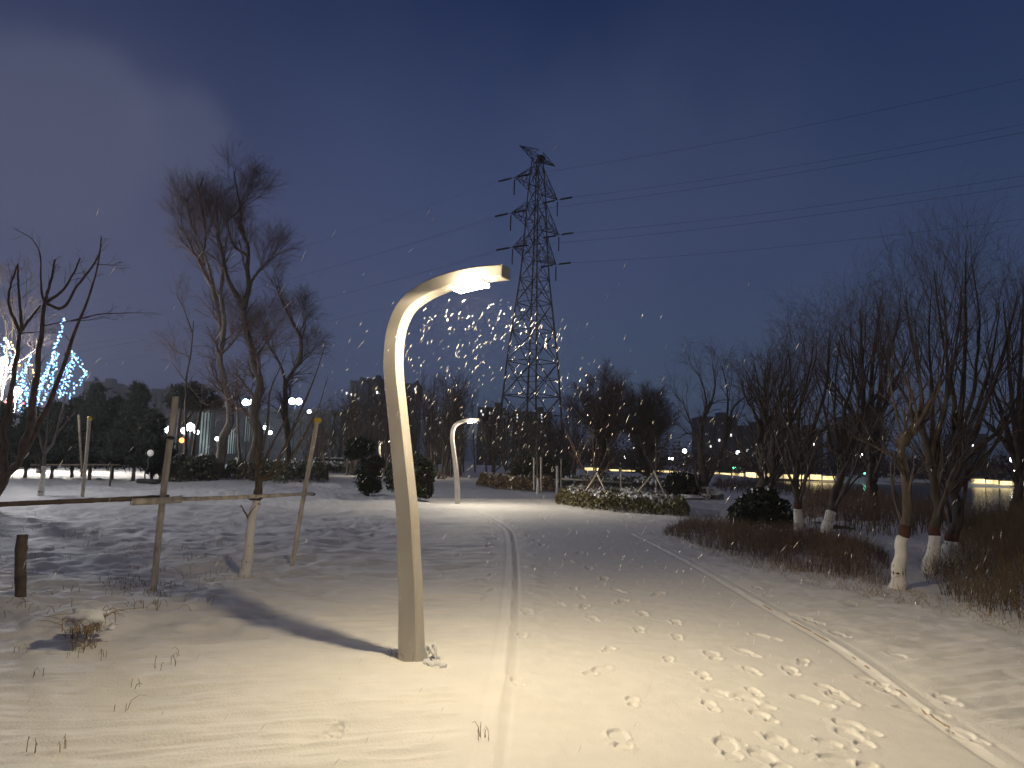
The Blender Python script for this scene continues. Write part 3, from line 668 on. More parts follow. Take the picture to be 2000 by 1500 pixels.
# the lit pale tree and the one wound with fairy lights, in the plaza
tree('bare_tree', 'pale floodlit bare tree with arching branches at the left edge', (-20, 930),
     [([(-20, 930), (0, 800), (12, 720)], .2, .12), ([(12, 720), (10, 640), (-10, 560), (-30, 520)], .1, .02), ([(12, 720), (25, 640), (22, 560), (15, 515)], .09, .02), ([(10, 730), (40, 660), (50, 600), (52, 540)], .08, .02), ([(8, 740), (-30, 680), (-60, 600)], .08, .02), ([(12, 725), (70, 680), (85, 640)], .06, .02)],
     wil(8, .75, .1), 'bark_grey', 'twig_tan', seed=53, Y=50)
def bulbs(lines, Y, per_px, jit, r, g):
    C = []
    for l in lines:
        q = np.asarray(l, float); L = np.sum(np.linalg.norm(np.diff(q, axis=0), axis=1)); k = max(3, int(L*per_px))
        p = smooth_line(q, k)
        for x, y in p: C.append(AT(x+g.normal()*jit, y+g.normal()*jit, Y+g.normal()*.35))
    return C
g_ = np.random.default_rng(9)
bl = [[(70, 792), (95, 720), (115, 660), (125, 622)], [(60, 780), (85, 740), (105, 690)], [(82, 790), (100, 745), (112, 690)], [(20, 735), (10, 690), (8, 662)], [(42, 790), (28, 720), (15, 665)], [(50, 770), (45, 730), (60, 695)], [(38, 800), (42, 750), (54, 715)],
      [(115, 775), (135, 715), (143, 690)], [(143, 690), (168, 730)], [(168, 730), (152, 750), (138, 775)], [(125, 770), (140, 720), (147, 700)], [(100, 780), (112, 750), (128, 716)], [(52, 792), (55, 760)], [(72, 775), (80, 750), (78, 730)], [(20, 770), (30, 745), (40, 730)]]
ft = tree('lit_tree', 'small tree wound with blue and white fairy lights behind the pines', (75, 925), [([(75, 925), (76, 850), (75, 795)], .15, .1)]+[(l, .05, .02) for l in bl[:10]],
          [dict(k=3, t0=.3, t1=1, ang=.6, L=.7, n=5, wob=.1, up=.05, rf=.5)], 'bark', 'twig', seed=54, Y=48, cat='lit tree', sway=.02)
bm = {}
def strung(lines, Y, per, jit, r, mname, keep):
    C = bulbs(lines, Y, per, jit, r, g_); sel = set(g_.permutation(len(C))[:keep]); rest = MB()
    for i, c in enumerate(C):
        if i in sel:
            if mname not in bm: bm[mname] = MB().ball((0, 0, 0), r, 6, 4).build('bulb', M[mname]); q = bm[mname]
            else: q = bm[mname].copy(); COL.objects.link(q)
            q.parent = ft; q.location = np.array(c)-np.array(ft.location); q.scale = [g_.uniform(.7, 1.3)]*3
        else: rest.ball(c, r*g_.uniform(.7, 1.3), 6, 4)
    if rest.V: rest.build('light_string', M[mname], ft)['kind'] = 'stuff'
strung(bl, 47.7, .34, 2.4, .05, 'blue', 50); strung(bl, 47.6, .14, 1.8, .055, 'cyan', 38)
strung([[(12, 662), (22, 672), (30, 690), (38, 712)], [(62, 715), (68, 745)], [(120, 790), (124, 792)]], 47.6, .2, 1.2, .05, 'amber', 99)
# a far-off wood that reads as one mass
g = np.random.default_rng(61); wb = MB()
Ps = []; Rs = []
for i in range(95):
    px = g.uniform(600, 1125); D = g.uniform(62, 105)
    top = np.interp(px, [600, 650, 700, 800, 870, 940, 1000, 1060, 1125], [840, 800, 778, 770, 745, 770, 815, 840, 800])+abs(g.normal())*26+4
    q = AT(px, 900, D); z = AT(px, top, D)[2]
    Ps.append(np.linspace([q[0], D, -.1], [q[0]+g.normal()*.6, D+g.normal()*.6, z], 10)); Rs.append(np.linspace(.13, .03, 10))
Ps = np.array(Ps); Rs = np.array(Rs); wb.tubes(Ps, Rs, 5, close=False)
p1, r1 = branch(Ps, Rs, 14, .12, 1, .5, 3.2, 6, g, wob=.1, up=.12, rf=.5, rmin=.02); wb.tubes(p1, r1, 3, close=False)
p1, r1 = branch(p1, r1, 7, .15, 1, .6, 1.5, 5, g, wob=.12, up=.06, rf=.6, rmin=.014); wb.tubes(p1, r1, 3, close=False)
p1, r1 = branch(p1, r1, 2, .2, 1, .6, .9, 4, g, wob=.12, up=.06, rf=.7, rmin=.012); wb.tubes(p1, r1, 3, close=False)
tag(wb.build('woods', M['twig']), 'dim bare wood beyond the path bend, one hazy mass of twigs', 'wood', kind='stuff')

# ------------------------------------------------------------------ evergreens, hedges, shrubs
def pine(px, top, base, D, wpx, label, seed, group):
    g = np.random.default_rng(seed); b = AT(px, base, D); b[2] = H(b[0], b[1]); zt = AT(px, top, D)[2]; R = wpx/2/FPX*D*1.3
    o = thing('pine_tree', tuple(b), label, 'pine tree', group)
    h = zt-b[2]; m = MB(); m.tubes(np.linspace(b-[0, 0, .1], b+[g.normal()*.1, 0, h*.9], 6), np.linspace(.1, .03, 6), 7)
    z0 = .16*h; C = []
    nb = 85
    tips = []
    for i in range(nb):
        t = g.uniform(0, 1)**1.15; z = z0+t*(h-z0); r = R*(1-t**1.4)*g.uniform(.55, 1.15)+.05; a = g.uniform(0, 2*np.pi)
        s = b+[0, 0, z*.92]; e = b+[r*math.cos(a), r*math.sin(a), min(z+r*.25, h)]
        m.bar(s, e, .025, .01, 4); tips.append((s, e, r))
    m.build('trunk', M['bark'], o)
    f = MB()
    for s, e, r in tips:
        k = 24; t = g.uniform(.15, 1.05, k)[:, None]; c = s+(e-s)*t+g.normal(size=(k, 3))*[.16, .16, .12]
        f.needles(c, 9, .26, .06, g, up=.5)
    f.build('crown', M['pine'], o); return o
GP = 'dark pines in front of the lit plaza'
for i, (px, top, base, D, wd, lab) in enumerate([
    (-15, 790, 936, 40, 90, 'black pine cut off by the left edge, behind the pollarded tree'), (48, 800, 936, 41, 80, 'black pine under the brightest fairy lights'),
    (100, 792, 936, 40, 80, 'black pine behind the small forked white tree'), (140, 778, 935, 42, 80, 'black pine to the right of the fairy-lit tree, behind a thin stake'),
    (174, 752, 936, 39, 78, 'black pine with a tall knobbly tip, next after the fairy lights'), (218, 780, 935, 41, 80, 'low black pine between the two tallest pines'),
    (260, 750, 936, 38, 84, 'tallest broad black pine, left of the tall bamboo stake'), (296, 812, 936, 41, 62, 'small black pine at the end of the row, behind the globe garden lamp')]):
    pine(px, top, base, D, wd, lab, 200+i, GP)
def blob(centres, n, size, g, m=None, shell=.45, elong=1.6):
    m = m or MB()
    for c, r in centres:
        d = g.normal(size=(n, 3)); d /= np.linalg.norm(d, axis=1, keepdims=True)
        k = g.uniform(shell**3, 1, n)**(1/3); lump = .82+.36*vnoise(d[:, 0]*2.6+c[0], d[:, 1]*2.6+d[:, 2]*3.1+c[1])
        m.leaves(np.asarray(c)+d*(k*lump)[:, None]*np.asarray(r), size, g, elong)
    return m
def bpos(px, base, D): b = AT(px, base, D); b[2] = H(b[0], b[1]); return b
# flat-topped pine on two stems
D = 50; b = bpos(362, 925, D); g = np.random.default_rng(90)
o = thing('flat_topped_pine', tuple(b), 'flat-topped dark pine on two thin stems behind the tall bamboo stake', 'pine tree')
m = MB()
for pts in ([(338, 930), (345, 870), (352, 800), (358, 775)], [(374, 928), (380, 860), (392, 800), (388, 775)], [(356, 830), (368, 815), (380, 800)]):
    m.tubes(np.array([AT(x, y, D) for x, y in smooth_line(pts, 8)]), np.linspace(.13, .07, 8), 7)
m.build('trunk', M['bark'], o)
m = MB(); cs = [(AT(355, 772, D), (1.15, 1.1, .78)), (AT(398, 778, D), (1.05, 1.1, .72)), (AT(375, 765, D), (1.0, 1.0, .7)), (AT(418, 786, D), (.6, .7, .45)), (AT(336, 784, D), (.55, .6, .5)), (AT(376, 790, D), (.9, .9, .5))]
for c, r in cs:
    d = g.normal(size=(230, 3)); d /= np.linalg.norm(d, axis=1, keepdims=True); m.needles(np.asarray(c)+d*np.asarray(r)*(g.uniform(.3, 1, (230, 1))**.6), 12, .24, .045, g, .4)
m.build('crown', M['pine'], o)
# cloud-pruned pine and bush either side of the lamp pole
D = 31; b = bpos(718, 962, D); g = np.random.default_rng(91)
o = thing('cloud_pruned_pine', tuple(b), 'dark cloud-pruned pine in two tiers left of the nearest lamp pole', 'pine tree')
m = MB(); m.tubes(np.array([b-[0, 0, .1], AT(716, 930, D), AT(708, 895, D), AT(704, 870, D)]), np.array([.09, .08, .07, .05]), 7); m.build('trunk', M['bark'], o)
m = MB()
for c, r in [(AT(704, 874, D), (.62, .6, .42)), (AT(690, 886, D), (.35, .4, .25)), (AT(718, 925, D), (.62, .6, .62)), (AT(722, 950, D), (.5, .5, .35)), (AT(735, 905, D), (.35, .4, .3))]:
    d = g.normal(size=(420, 3)); d /= np.linalg.norm(d, axis=1, keepdims=True); m.needles(np.asarray(c)+d*np.asarray(r)*(g.uniform(.2, 1, (420, 1))**.6), 12, .15, .03, g, .3)
m.build('crown', M['pine'], o)
def bush(name, label, px, base, D, cs, n, size, matname, seed, snow=0, group=None, cat='bush'):
    b = bpos(px, base, D); g = np.random.default_rng(seed); o = thing(name, tuple(b), label, cat, group)
    C = [(AT(x, y, D+dy), r) for x, y, dy, r in cs]
    blob(C, n, size, g).build('foliage', M[matname], o)
    m = MB()
    for i in range(9): a = g.uniform(0, 6.28); m.bar(b-[0, 0, .05], b+[math.cos(a)*.3, math.sin(a)*.3, g.uniform(.3, .7)], .02, .008, 5)
    m.build('stem', M['bark'], o)
    if snow:
        s = MB()
        for c, r in C:
            d = g.normal(size=(snow, 3)); d[:, 2] = np.abs(d[:, 2])*1.6; d /= np.linalg.norm(d, axis=1, keepdims=True)
            s.leaves(np.asarray(c)+d*np.asarray(r)*1.0, size*1.2, g, 1.3, up=3)
        s.build('snow', M['snowcap'], o)['kind'] = 'stuff'
    return o
bush('evergreen_bush', 'dark leafy bush right behind the nearest lamp pole, its leaves catching lamplight', 805, 972, 29, [(800, 918, 0, (.85, .8, .72)), (828, 925, 0, (.5, .6, .55)), (775, 930, .2, (.5, .6, .6)), (815, 950, -.2, (.6, .6, .4)), (832, 958, -.3, (.3, .4, .3))], 1500, .075, 'ever', 92)
bush('round_bush', 'round clipped black bush beside the V-shaped willow', 1332, 972, 38, [(1332, 948, 0, (.92, .9, .72))], 6500, .07, 'pine', 93)
bush('evergreen_bush', 'broad evergreen shrub with glossy leaves at the far end of the dry shrubs', 1480, 1030, 20.5, [(1478, 992, 0, (.66, .6, .5)), (1450, 1005, .1, (.42, .5, .38)), (1512, 1000, .1, (.45, .5, .42)), (1490, 970, .2, (.4, .4, .28)), (1525, 1012, 0, (.3, .4, .3))], 1300, .07, 'ever', 94, snow=9)
bush('round_bush', 'low dark bush in the island bed behind the bamboo rail', 1050, 950, 48, [(1045, 905, 3, (1.6, 1.2, .9)), (1020, 915, 3, (1.0, 1.0, .7)), (1085, 915, 3, (1.2, 1, .8))], 2500, .09, 'hedge_dark', 95)
def inpoly(poly, n, g):
    lo = poly.min(0); hi = poly.max(0); out = np.zeros((0, 2))
    while len(out) < n:
        q = g.uniform(lo, hi, (n*2, 2)); out = np.concatenate([out, q[inside(q[:, 0], q[:, 1], poly)]])
    return out[:n]
def hedge(label, pxs, hgt, n, size, matname, seed, snow, group, fade=None, name='hedge'):
    g = np.random.default_rng(seed); poly = np.array([G(*p)[:2] for p in pxs]); c = poly.mean(0)
    o = thing(name, (c[0], c[1], H(*c)), label, 'hedge', group)
    q = inpoly(poly, n, g); dd_ = linedist(q[:, 0], q[:, 1], np.concatenate([poly, poly[:1]]))
    hh = hgt*(.72+.5*fbm(q[:, 0]*1.6, q[:, 1]*1.6))*sstep(-.12, .28, dd_)
    z = height(q[:, 0], q[:, 1])[0]+hh*g.uniform(.05, 1, n)**.55
    C = np.column_stack([q, z]); f = MB()
    f.leaves(C, size, g, 1.9, up=.4).build('foliage', M[matname], o)
    s = MB(); k = min(n//4, 1400); j = g.integers(0, n, k); P = []
    for i in j: P.append(np.array([[q[i, 0], q[i, 1], z[i]-hh[i]], [q[i, 0]+g.normal()*.04, q[i, 1]+g.normal()*.04, z[i]-hh[i]*.3], [q[i, 0]+g.normal()*.07, q[i, 1]+g.normal()*.07, z[i]+.03]]))
    s.tubes(np.array(P), np.full((k, 3), .006)*[1.3, 1, .6], 3, close=False).build('stem', M['bark_brown'], o)
    if snow:
        p = inpoly(poly, snow, g); d2 = linedist(p[:, 0], p[:, 1], np.concatenate([poly, poly[:1]])); keep = (d2 > .45) & (fbm(p[:, 0]*1.7, p[:, 1]*1.7) > .5); p = p[keep]; d2 = d2[keep]
        zz = height(p[:, 0], p[:, 1])[0]+hgt*(.72+.5*fbm(p[:, 0]*1.6, p[:, 1]*1.6))*sstep(-.12, .28, d2)*g.uniform(.8, 1.04, len(p))
        MB().leaves(np.column_stack([p, zz]), size*1.7, g, 1.3, up=2.5).build('snow', M['snowcap'], o)['kind'] = 'stuff'
    return o
GH = 'clipped hedges of the island bed'
hedge('snow-topped golden-brown hedge at the tip of the island bed, nearest the path', [(1086, 985), (1120, 991), (1165, 998), (1250, 1004), (1345, 1011), (1346, 996), (1300, 990), (1235, 975), (1160, 967), (1100, 968), (1085, 976)], .52, 15000, .075, 'hedge', 101, 3400, GH)
hedge('reddish brown hedge strip along the far kerb of the island bed', [(931, 949), (965, 955), (1000, 959), (1040, 961), (1083, 963), (1083, 953), (1040, 949), (1000, 946), (960, 941), (935, 941)], .72, 9000, .1, 'brownhedge', 102, 700, GH)
hedge('dark low hedge behind the bamboo rail in the island bed', [(1085, 958), (1160, 956), (1260, 962), (1340, 966), (1340, 950), (1250, 944), (1150, 942), (1085, 946)], .65, 7000, .1, 'hedge_dark', 103, 900, GH)
GL = 'dark hedges at the back of the lawn'
hedge('dark hedge behind the tall bamboo stake, under the flat-topped pine', [(312, 944), (350, 944), (425, 940), (425, 928), (350, 930), (312, 930)], 1.35, 7000, .13, 'hedge_dark', 104, 300, GL)
hedge('dark hedge behind the young staked tree', [(440, 938), (500, 941), (560, 945), (640, 944), (640, 930), (560, 930), (500, 928), (440, 927)], 1.15, 8000, .13, 'hedge_dark', 105, 500, GL)
hedge('snow-topped low hedge between the yellow-capped stake and the cloud-pruned pine', [(610, 925), (650, 924), (690, 926), (690, 917), (650, 916), (610, 917)], 1.0, 4000, .16, 'hedge_dark', 106, 1200, GL)

# dry stems on the bank: uncountable, each kind one mass
def stems(name, label, pxs, n, h0, h1, matname, seed, r, lean=.25, side=3, cat='shrubs', tp=.5):
    g = np.random.default_rng(seed); poly = np.array([G(*p)[:2] for p in pxs]); q = inpoly(poly, n, g)
    keep = fbm(q[:, 0]*1.3+seed, q[:, 1]*1.3, 2)+g.normal(size=n)*.09 > .36; q = q[keep]; n = len(q)
    z = height(q[:, 0], q[:, 1])[0]; ed = linedist(q[:, 0], q[:, 1], np.concatenate([poly, poly[:1]]))
    h = g.uniform(h0, h1, n)*(.3+.7*sstep(0, tp, ed))*(.7+.6*fbm(q[:, 0]*.9, q[:, 1]*.9, 2))
    dx = g.normal(size=(n, 2))*lean; t = np.linspace(0, 1, 5)
    P = np.stack([np.column_stack([q+dx*h[:, None]*(tt**1.6), z-.03+h*(tt-.12*tt*tt)]) for tt in t], 1)
    R = r*g.uniform(.6, 1.3, n)[:, None]*np.linspace(1, .45, 5)[None]
    m = MB(); m.tubes(P, R, 3, close=False)
    p1, r1 = branch(P, R, side, .25, .98, .6, (h0+h1)/2*.42, 4, g, wob=.15, up=.1, rf=.7, rmin=r*.4); m.tubes(p1, r1, 3, close=False)
    return tag(m.build(name, M[matname]), label, cat, kind='stuff')
stems('dry_shrubs', 'low reddish brown dry shrubs along the snow edge under the thin willows', [(1288, 1043), (1340, 1062), (1420, 1083), (1500, 1103), (1590, 1128), (1700, 1142), (1745, 1146), (1735, 1085), (1640, 1062), (1560, 1050), (1440, 1036), (1340, 1028)], 4200, .3, .55, 'shrub', 111, .0045)
stems('reeds', 'tall brown reeds and brush between the bank willows and the river', [(1800, 1135), (1850, 1172), (1930, 1206), (2010, 1228), (2160, 1270), (2250, 1120), (2160, 1040), (1990, 1020), (1880, 1030), (1850, 1080)], 7000, .5, 1.25, 'reed', 112, .005, .2, 3, 'reeds', 1.7)
stems('undergrowth', 'dark dead brush filling the bank behind the white-based willows', [(1530, 1040), (1610, 1040), (1760, 1055), (1880, 1040), (2050, 1040), (2100, 985), (1900, 975), (1700, 975), (1560, 982)], 6000, .6, 1.15, 'shrub', 113, .009, .2, 3, 'brush')
stems('undergrowth', 'dim brush at the water edge behind the round bush', [(1390, 962), (1500, 968), (1720, 975), (1900, 978), (1900, 955), (1700, 952), (1500, 948), (1390, 946)], 4200, .5, 1.1, 'twig', 114, .016, .2, 3, 'brush')
stems('dry_grass', 'sparse dry grass poking through the snow at the edge of the shrubs', [(1290, 1050), (1420, 1098), (1560, 1140), (1700, 1168), (1850, 1200), (2010, 1250), (2010, 1228), (1850, 1172), (1720, 1140), (1560, 1112), (1400, 1075)], 900, .08, .28, 'drygrass', 115, .003, .5, 2, 'grass')
g = np.random.default_rng(120)
def blades(pts, n, spread, h0, h1, r, g, lean=.6):
    P = []
    for px, py in pts:
        c = GR(px, py)
        for i in range(n):
            x = c[0]+g.normal()*spread; y = c[1]+g.normal()*spread; h = g.uniform(h0, h1); a = g.uniform(0, 6.28); l = abs(g.normal())*lean*h; z = H(x, y) if i % 4 == 0 else c[2]
            P.append([[x, y, z-.02], [x+math.cos(a)*l*.3, y+math.sin(a)*l*.3, z+h*.7], [x+math.cos(a)*l*.8, y+math.sin(a)*l*.8, z+h], [x+math.cos(a)*l*1.3, y+math.sin(a)*l*1.3, z+h*g.uniform(.5, 1.1)]])
    P = np.array(P, float); return MB().tubes(P, np.full(P.shape[:2], r)*[1, .9, .7, .4], 3, close=False)
pts = [(g.uniform(-10, 470), g.uniform(1000, 1200)) for i in range(58)]+[(260, 1135), (285, 1140), (300, 1165), (330, 1150), (370, 1130), (365, 1120), (420, 1060), (430, 1095), (220, 1140), (250, 1150), (310, 1185), (275, 1180)]*2
tag(blades(pts, 6, .09, .015, .085, .003, g, 1.2).build('dry_grass', M['drygrass']), 'scattered dead grass tips showing through the snow on the left lawn', 'grass', kind='stuff')
tag(blades([(335, 1300), (320, 1306), (345, 1280), (40, 1275), (65, 1320), (140, 1285), (198, 1285), (250, 1350), (935, 1440), (950, 1445), (55, 1475), (130, 1465), (770, 1282), (776, 1290), (800, 1292), (230, 1390)], 3, .03, .02, .09, .0024, g, .5).build('dry_grass', M['drygrass']), 'thin single grass blades in the smooth snow near the lamp foot', 'grass', kind='stuff')
# snow-topped weed tuft and the weeds at the lamp foot
b0 = GR(172, 1232); o = thing('weed_tuft', tuple(b0), 'tuft of dead yellow weeds under a cap of snow on a small mound', 'weeds')
blades([(168, 1225), (175, 1215), (165, 1238), (180, 1230), (150, 1245)], 22, .06, .04, .12, .0035, g, 1.3).build('leaves', M['drygrass'], o)
m = MB()
for px, py, r in [(165, 1198, .12), (185, 1195, .11), (205, 1210, .07), (145, 1212, .06), (212, 1218, .04), (196, 1222, .035)]:
    c = GR(px, py+20); m.ball(c+[0, 0, .055], (r*1.15, r, r*.5), 16, 10, rough=.55, seed=px)
m.build('snow_cap', M['snowcap'], o)['kind'] = 'stuff'
b0 = GR(838, 1288); o = thing('weed_tuft', tuple(b0), 'snow-coated weed stalks bent over at the foot of the nearest lamp', 'weeds')
m = MB(); s = MB()
for a, c_, e in [((830, 1290), (836, 1262), (846, 1282)), ((832, 1288), (848, 1258), (852, 1296)), ((846, 1294), (858, 1284), (868, 1302)), ((826, 1288), (832, 1272), (838, 1290))]:
    p = np.array([AT(*a, b0[1]), AT(*c_, b0[1]+.02), AT(*e, b0[1]-.03)]); q = smooth_line(p, 9); m.tubes(q, np.full(9, .006), 5); s.tubes(q+[0, -.004, .01], .012*np.sin(np.linspace(.5, 2.9, 9))+.004, 6)
for px, py in [(834, 1296), (850, 1298), (866, 1303), (842, 1300)]:
    c = GR(px, py); s.ball(c+[0, 0, .008], (.035, .03, .024), 10, 7, rough=.4, seed=px)
m.build('stem', M['drygrass'], o)['kind'] = 'stuff'; s.build('snow', M['snowcap'], o)['kind'] = 'stuff'
# snow-covered rocks
def rock(px, py, r, label, seed):
    b0 = GR(px, py); o = thing('rock', tuple(b0), label, 'rock', 'snow covered rocks on the bank')
    MB().ball(b0+[0, 0, r[2]*.3], r, 18, 12, rough=.3, seed=seed).build('stone', M['rock'], o)
    MB().ball(b0+[0, 0, r[2]*.5], np.array(r)*[.98, .98, .95], 18, 8, rough=.3, seed=seed, half=True).build('snow', M['snowcap'], o)
rock(1640, 1032, (.42, .3, .14), 'flat snow-capped rock beside the leaning white-based willow', 3)
rock(1605, 1022, (.3, .25, .12), 'snow-capped rock just behind the leaning white-based willow', 5)
rock(1345, 976, (.7, .4, .2), 'long snow-covered slab at the foot of the round bush', 7)
rock(1392, 975, (.55, .45, .45), 'tall snow-covered boulder beside the V-shaped willow', 9)
rock(1540, 1030, (.45, .35, .22), 'snow-dusted boulder beside the broad evergreen shrub', 11)

# ------------------------------------------------------------------ bamboo supports
def lash(m, p, r=.035):
    for k in range(4): m.ball(np.asarray(p)+rng.normal(size=3)*.006, (r, r, r*.45), 10, 5)
def pole_on(mb, a, b, r, knots=True):
    a = np.asarray(a, float); b = np.asarray(b, float); L = np.linalg.norm(b-a); n = max(6, int(L/.06))
    s = np.linspace(0, 1, n); p = a+(b-a)*s[:, None]; rr = np.full(n, r)
    if knots:
        kk = np.arange(.2, L, .31)
        for q in kk: rr = rr*(1+.16*np.exp(-((s*L-q)/.018)**2))
    p = p+np.outer(np.sin(s*5+a[0]), [.006, .004, .003]); mb.tubes(p, rr, 10)
a0 = GR(298, 1155); a0[2] -= .05; a1 = AT(342, 775, a0[1]+.05)
b0 = GR(570, 1105); b0[2] -= .05; b1 = AT(619, 820, b0[1]+.03)
o = thing('tree_support', tuple(a0+[0, 0, .05]), 'bamboo support with two upright stakes, one yellow-capped, lashed round the young white-based tree', 'tree support')
m = MB(); pole_on(m, a0, a1, .037); s1 = m.build('stake', M['bamboo'], o)
m = MB(); pole_on(m, b0, b1, .033); s2 = m.build('stake', M['bamboo'], o)
m = MB(); q = b1; m.tubes(np.array([q+[-.035, 0, -.015], q+[0, 0, .0], q+[.04, 0, -.005], q+[.055, 0, -.03]]), np.array([.034, .042, .04, .03]), 9); m.build('cap', M['yellow'], s2)
Yt = GR(478, 1124)[1]
m = MB(); pole_on(m, AT(318, 976, a0[1]-.05), AT(498, 970, Yt-.12), .026); m.bar(AT(498, 970, Yt-.12), AT(611, 964, b0[1]-.05), .026, .022, 9); m.build('rail', M['bamboo'], o)
m = MB(); pole_on(m, AT(-70, 989, a0[1]-1.3), AT(330, 970, a0[1]+.08), .026); m.build('rail', M['bamboo_dark'], o)
m = MB(); pole_on(m, AT(256, 981, a0[1]-.25), AT(355, 975, a0[1]-.02), .04); cp = m.build('cross_piece', M['bamboo'], o)
m = MB(); d = AT(256, 981, a0[1]-.25); e = AT(270, 980, a0[1]-.22); m.bar(d+(d-e)*.02, d+(d-e)*.06, .033, .033, 10); m.build('bore_shade', M['tyre_and_bore_shade'], cp)  # near-black disc painted in for the shade inside the open end
m = MB(); lash(m, AT(318, 976, a0[1]-.03), .05); lash(m, AT(498, 971, Yt-.02), .1); lash(m, AT(610, 965, b0[1]-.02), .045); lash(m, AT(333, 855, a0[1]), .042); m.build('lashing', M['rope'], o)
def stake(px0, py0, px1, py1, r, label, mname='bamboo', cap=None, name='stake', group=None, Y=None):
    p = GR(px0, py0) if Y is None else AT(px0, py0, Y); p[2] -= .05; q = AT(px1, py1, p[1]+.03)
    o = thing(name, tuple(p+[0, 0, .05]), label, 'stake', group); m = MB(); pole_on(m, p, q, r); m.build('shaft', M[mname], o)
    if cap: m = MB(); m.tubes(np.array([q-[0, 0, .06], q+[.01, 0, 0], q+[.05, 0, .01]]), np.array([r*1.35, r*1.5, r*1.2]), 8); m.build('cap', M[cap], o)
    return o
stake(39, 1162, 44, 1044, .05, 'short weathered wooden post by the left edge, nearest the viewer', 'bamboo_dark', name='post')
stake(161, 972, 175, 816, .055, 'thin stake with a dull yellow tip in front of the black pines', 'bamboo', 'yellow')
stake(160, 930, 154, 810, .05, 'faint short stake close beside the one with the dull yellow tip', 'bamboo_dark', Y=32)
m = MB(); 
for (x0, y0, x1, y1, l) in [(60, 908, 235, 908, 'long thin dark bar tied low across the front of the black pines')]:
    p = AT(x0, y0, 31.5); q = AT(x1, y1, 32.5); o = thing('support_rail', tuple((p+q)/2), l, 'rail'); m = MB(); m.bar(p, q, .045, .04, 8); m.build('bar', M['bamboo_dark'], o)
    for t in (.15, .9): c = p+(q-p)*t; m = MB(); m.bar(c, [c[0], c[1], H(c[0], c[1])-.05], .04, .04, 7); m.build('leg', M['bamboo_dark'], o)
# supports in the island bed
Yi = G(1095, 966)[1]
o = thing('tree_support', tuple(G(1150, 966)), 'pale bamboo rail on uprights behind the snow-topped island hedge', 'tree support')
m = MB(); m.bar(AT(1094, 935, Yi), AT(1234, 943, Yi+1.2), .05, .045, 8); m.build('rail', M['bamboo'], o)
for x, yt, yb, r in [(1096, 896, 966, .045), (1213, 914, 962, .04), (1088, 910, 966, .075)]:
    m = MB(); c = AT(x, yb, Yi+.1); c[2] = H(c[0], c[1])-.05; m.bar(c, AT(x, yt, Yi+.1), r, r*.9, 8); m.build('upright', M['bamboo'] if r < .07 else M['lime'], o)
stake(1043, 955, 1043, 894, .05, 'thin pale upright stake left of the bamboo rail, first of two', group='pale stakes in the island bed', Y=38)
stake(1057, 957, 1057, 893, .05, 'thin pale upright stake close left of the bamboo rail, next to a white trunk', group='pale stakes in the island bed', Y=38)
g = np.random.default_rng(5)
tree('young_tree', 'red-twigged young tree spreading like a vase from the island hedge', (1158, 985),
     [([(1158, 986), (1157, 960), (1155, 945)], .075, .07), ([(1155, 945), (1145, 925), (1132, 895), (1150, 860)], .04, .01), ([(1155, 945), (1160, 910), (1158, 870), (1160, 835)], .04, .01), ([(1155, 945), (1170, 915), (1185, 880), (1182, 845)], .04, .01), ([(1156, 950), (1135, 905), (1118, 870), (1105, 840)], .035, .008), ([(1155, 945), (1180, 920), (1205, 890), (1210, 860)], .035, .008)],
     [dict(k=8, t0=.2, t1=1, ang=.5, L=1.1, n=6, wob=.1, up=.1, rf=.5), dict(k=5, t0=.2, t1=1, ang=.5, L=.6, n=5, wob=.1, up=.05, rf=.6)], 'bark_tan', 'twig_red', paint=.7, seed=131)
tree('young_tree', 'slim young tree with a white painted stem at the end of the island hedge', (1282, 978),
     [([(1282, 980), (1281, 950), (1280, 920), (1282, 890)], .05, .03), ([(1280, 925), (1262, 890), (1245, 860)], .025, .008), ([(1281, 920), (1295, 880), (1310, 850)], .025, .008), ([(1281, 905), (1280, 860), (1275, 830)], .025, .008)],
     [dict(k=8, t0=.2, t1=1, ang=.5, L=1.2, n=6, wob=.1, up=.1, rf=.5), dict(k=4, t0=.2, t1=1, ang=.5, L=.6, n=5, wob=.1, up=.05, rf=.6)], 'bark_grey', 'twig', paint=1.0, seed=132)
tree('young_tree', 'thin white-based sapling trunk between the two pale stakes', (1050, 958), [([(1050, 958), (1050, 930), (1049, 900), (1047, 860)], .07, .03), ([(1050, 915), (1040, 890), (1032, 870)], .03, .01), ([(1050, 910), (1060, 885), (1068, 860)], .03, .01)],
     [dict(k=8, t0=.2, t1=1, ang=.5, L=1.2, n=6, wob=.1, up=.1, rf=.5)], 'bark_grey', 'twig', paint=.9, seed=133, Y=38.3)
def tripod(label, base_pts, top, Y, r=.04, mname='bamboo'):
    t = AT(*top, Y); o = thing('tree_prop', (t[0], t[1], H(t[0], t[1])), label, 'tree prop', 'slanting tree props')
    for i, (x, y, dy) in enumerate(base_pts):
        c = AT(x, y, Y+dy); c[2] = H(c[0], c[1])-.05; m = MB(); m.bar(c, t+(t-c)*.04, r, r*.85, 7); m.build('leg', M[mname], o)
tripod('slanting pale props leaning on the red-twigged young tree', [(1198, 975, -.3), (1125, 965, .4)], (1166, 925), 29)
tripod('slanting pale props leaning on the slim tree at the end of the island hedge', [(1312, 978, -.2), (1222, 962, .5)], (1278, 922), 29.5)
tripod('dim slanting props in the dark between the hedge and the yellow-capped stake', [(612, 905, 0), (560, 905, .6)], (585, 866), 55, .07, 'bamboo_dark')
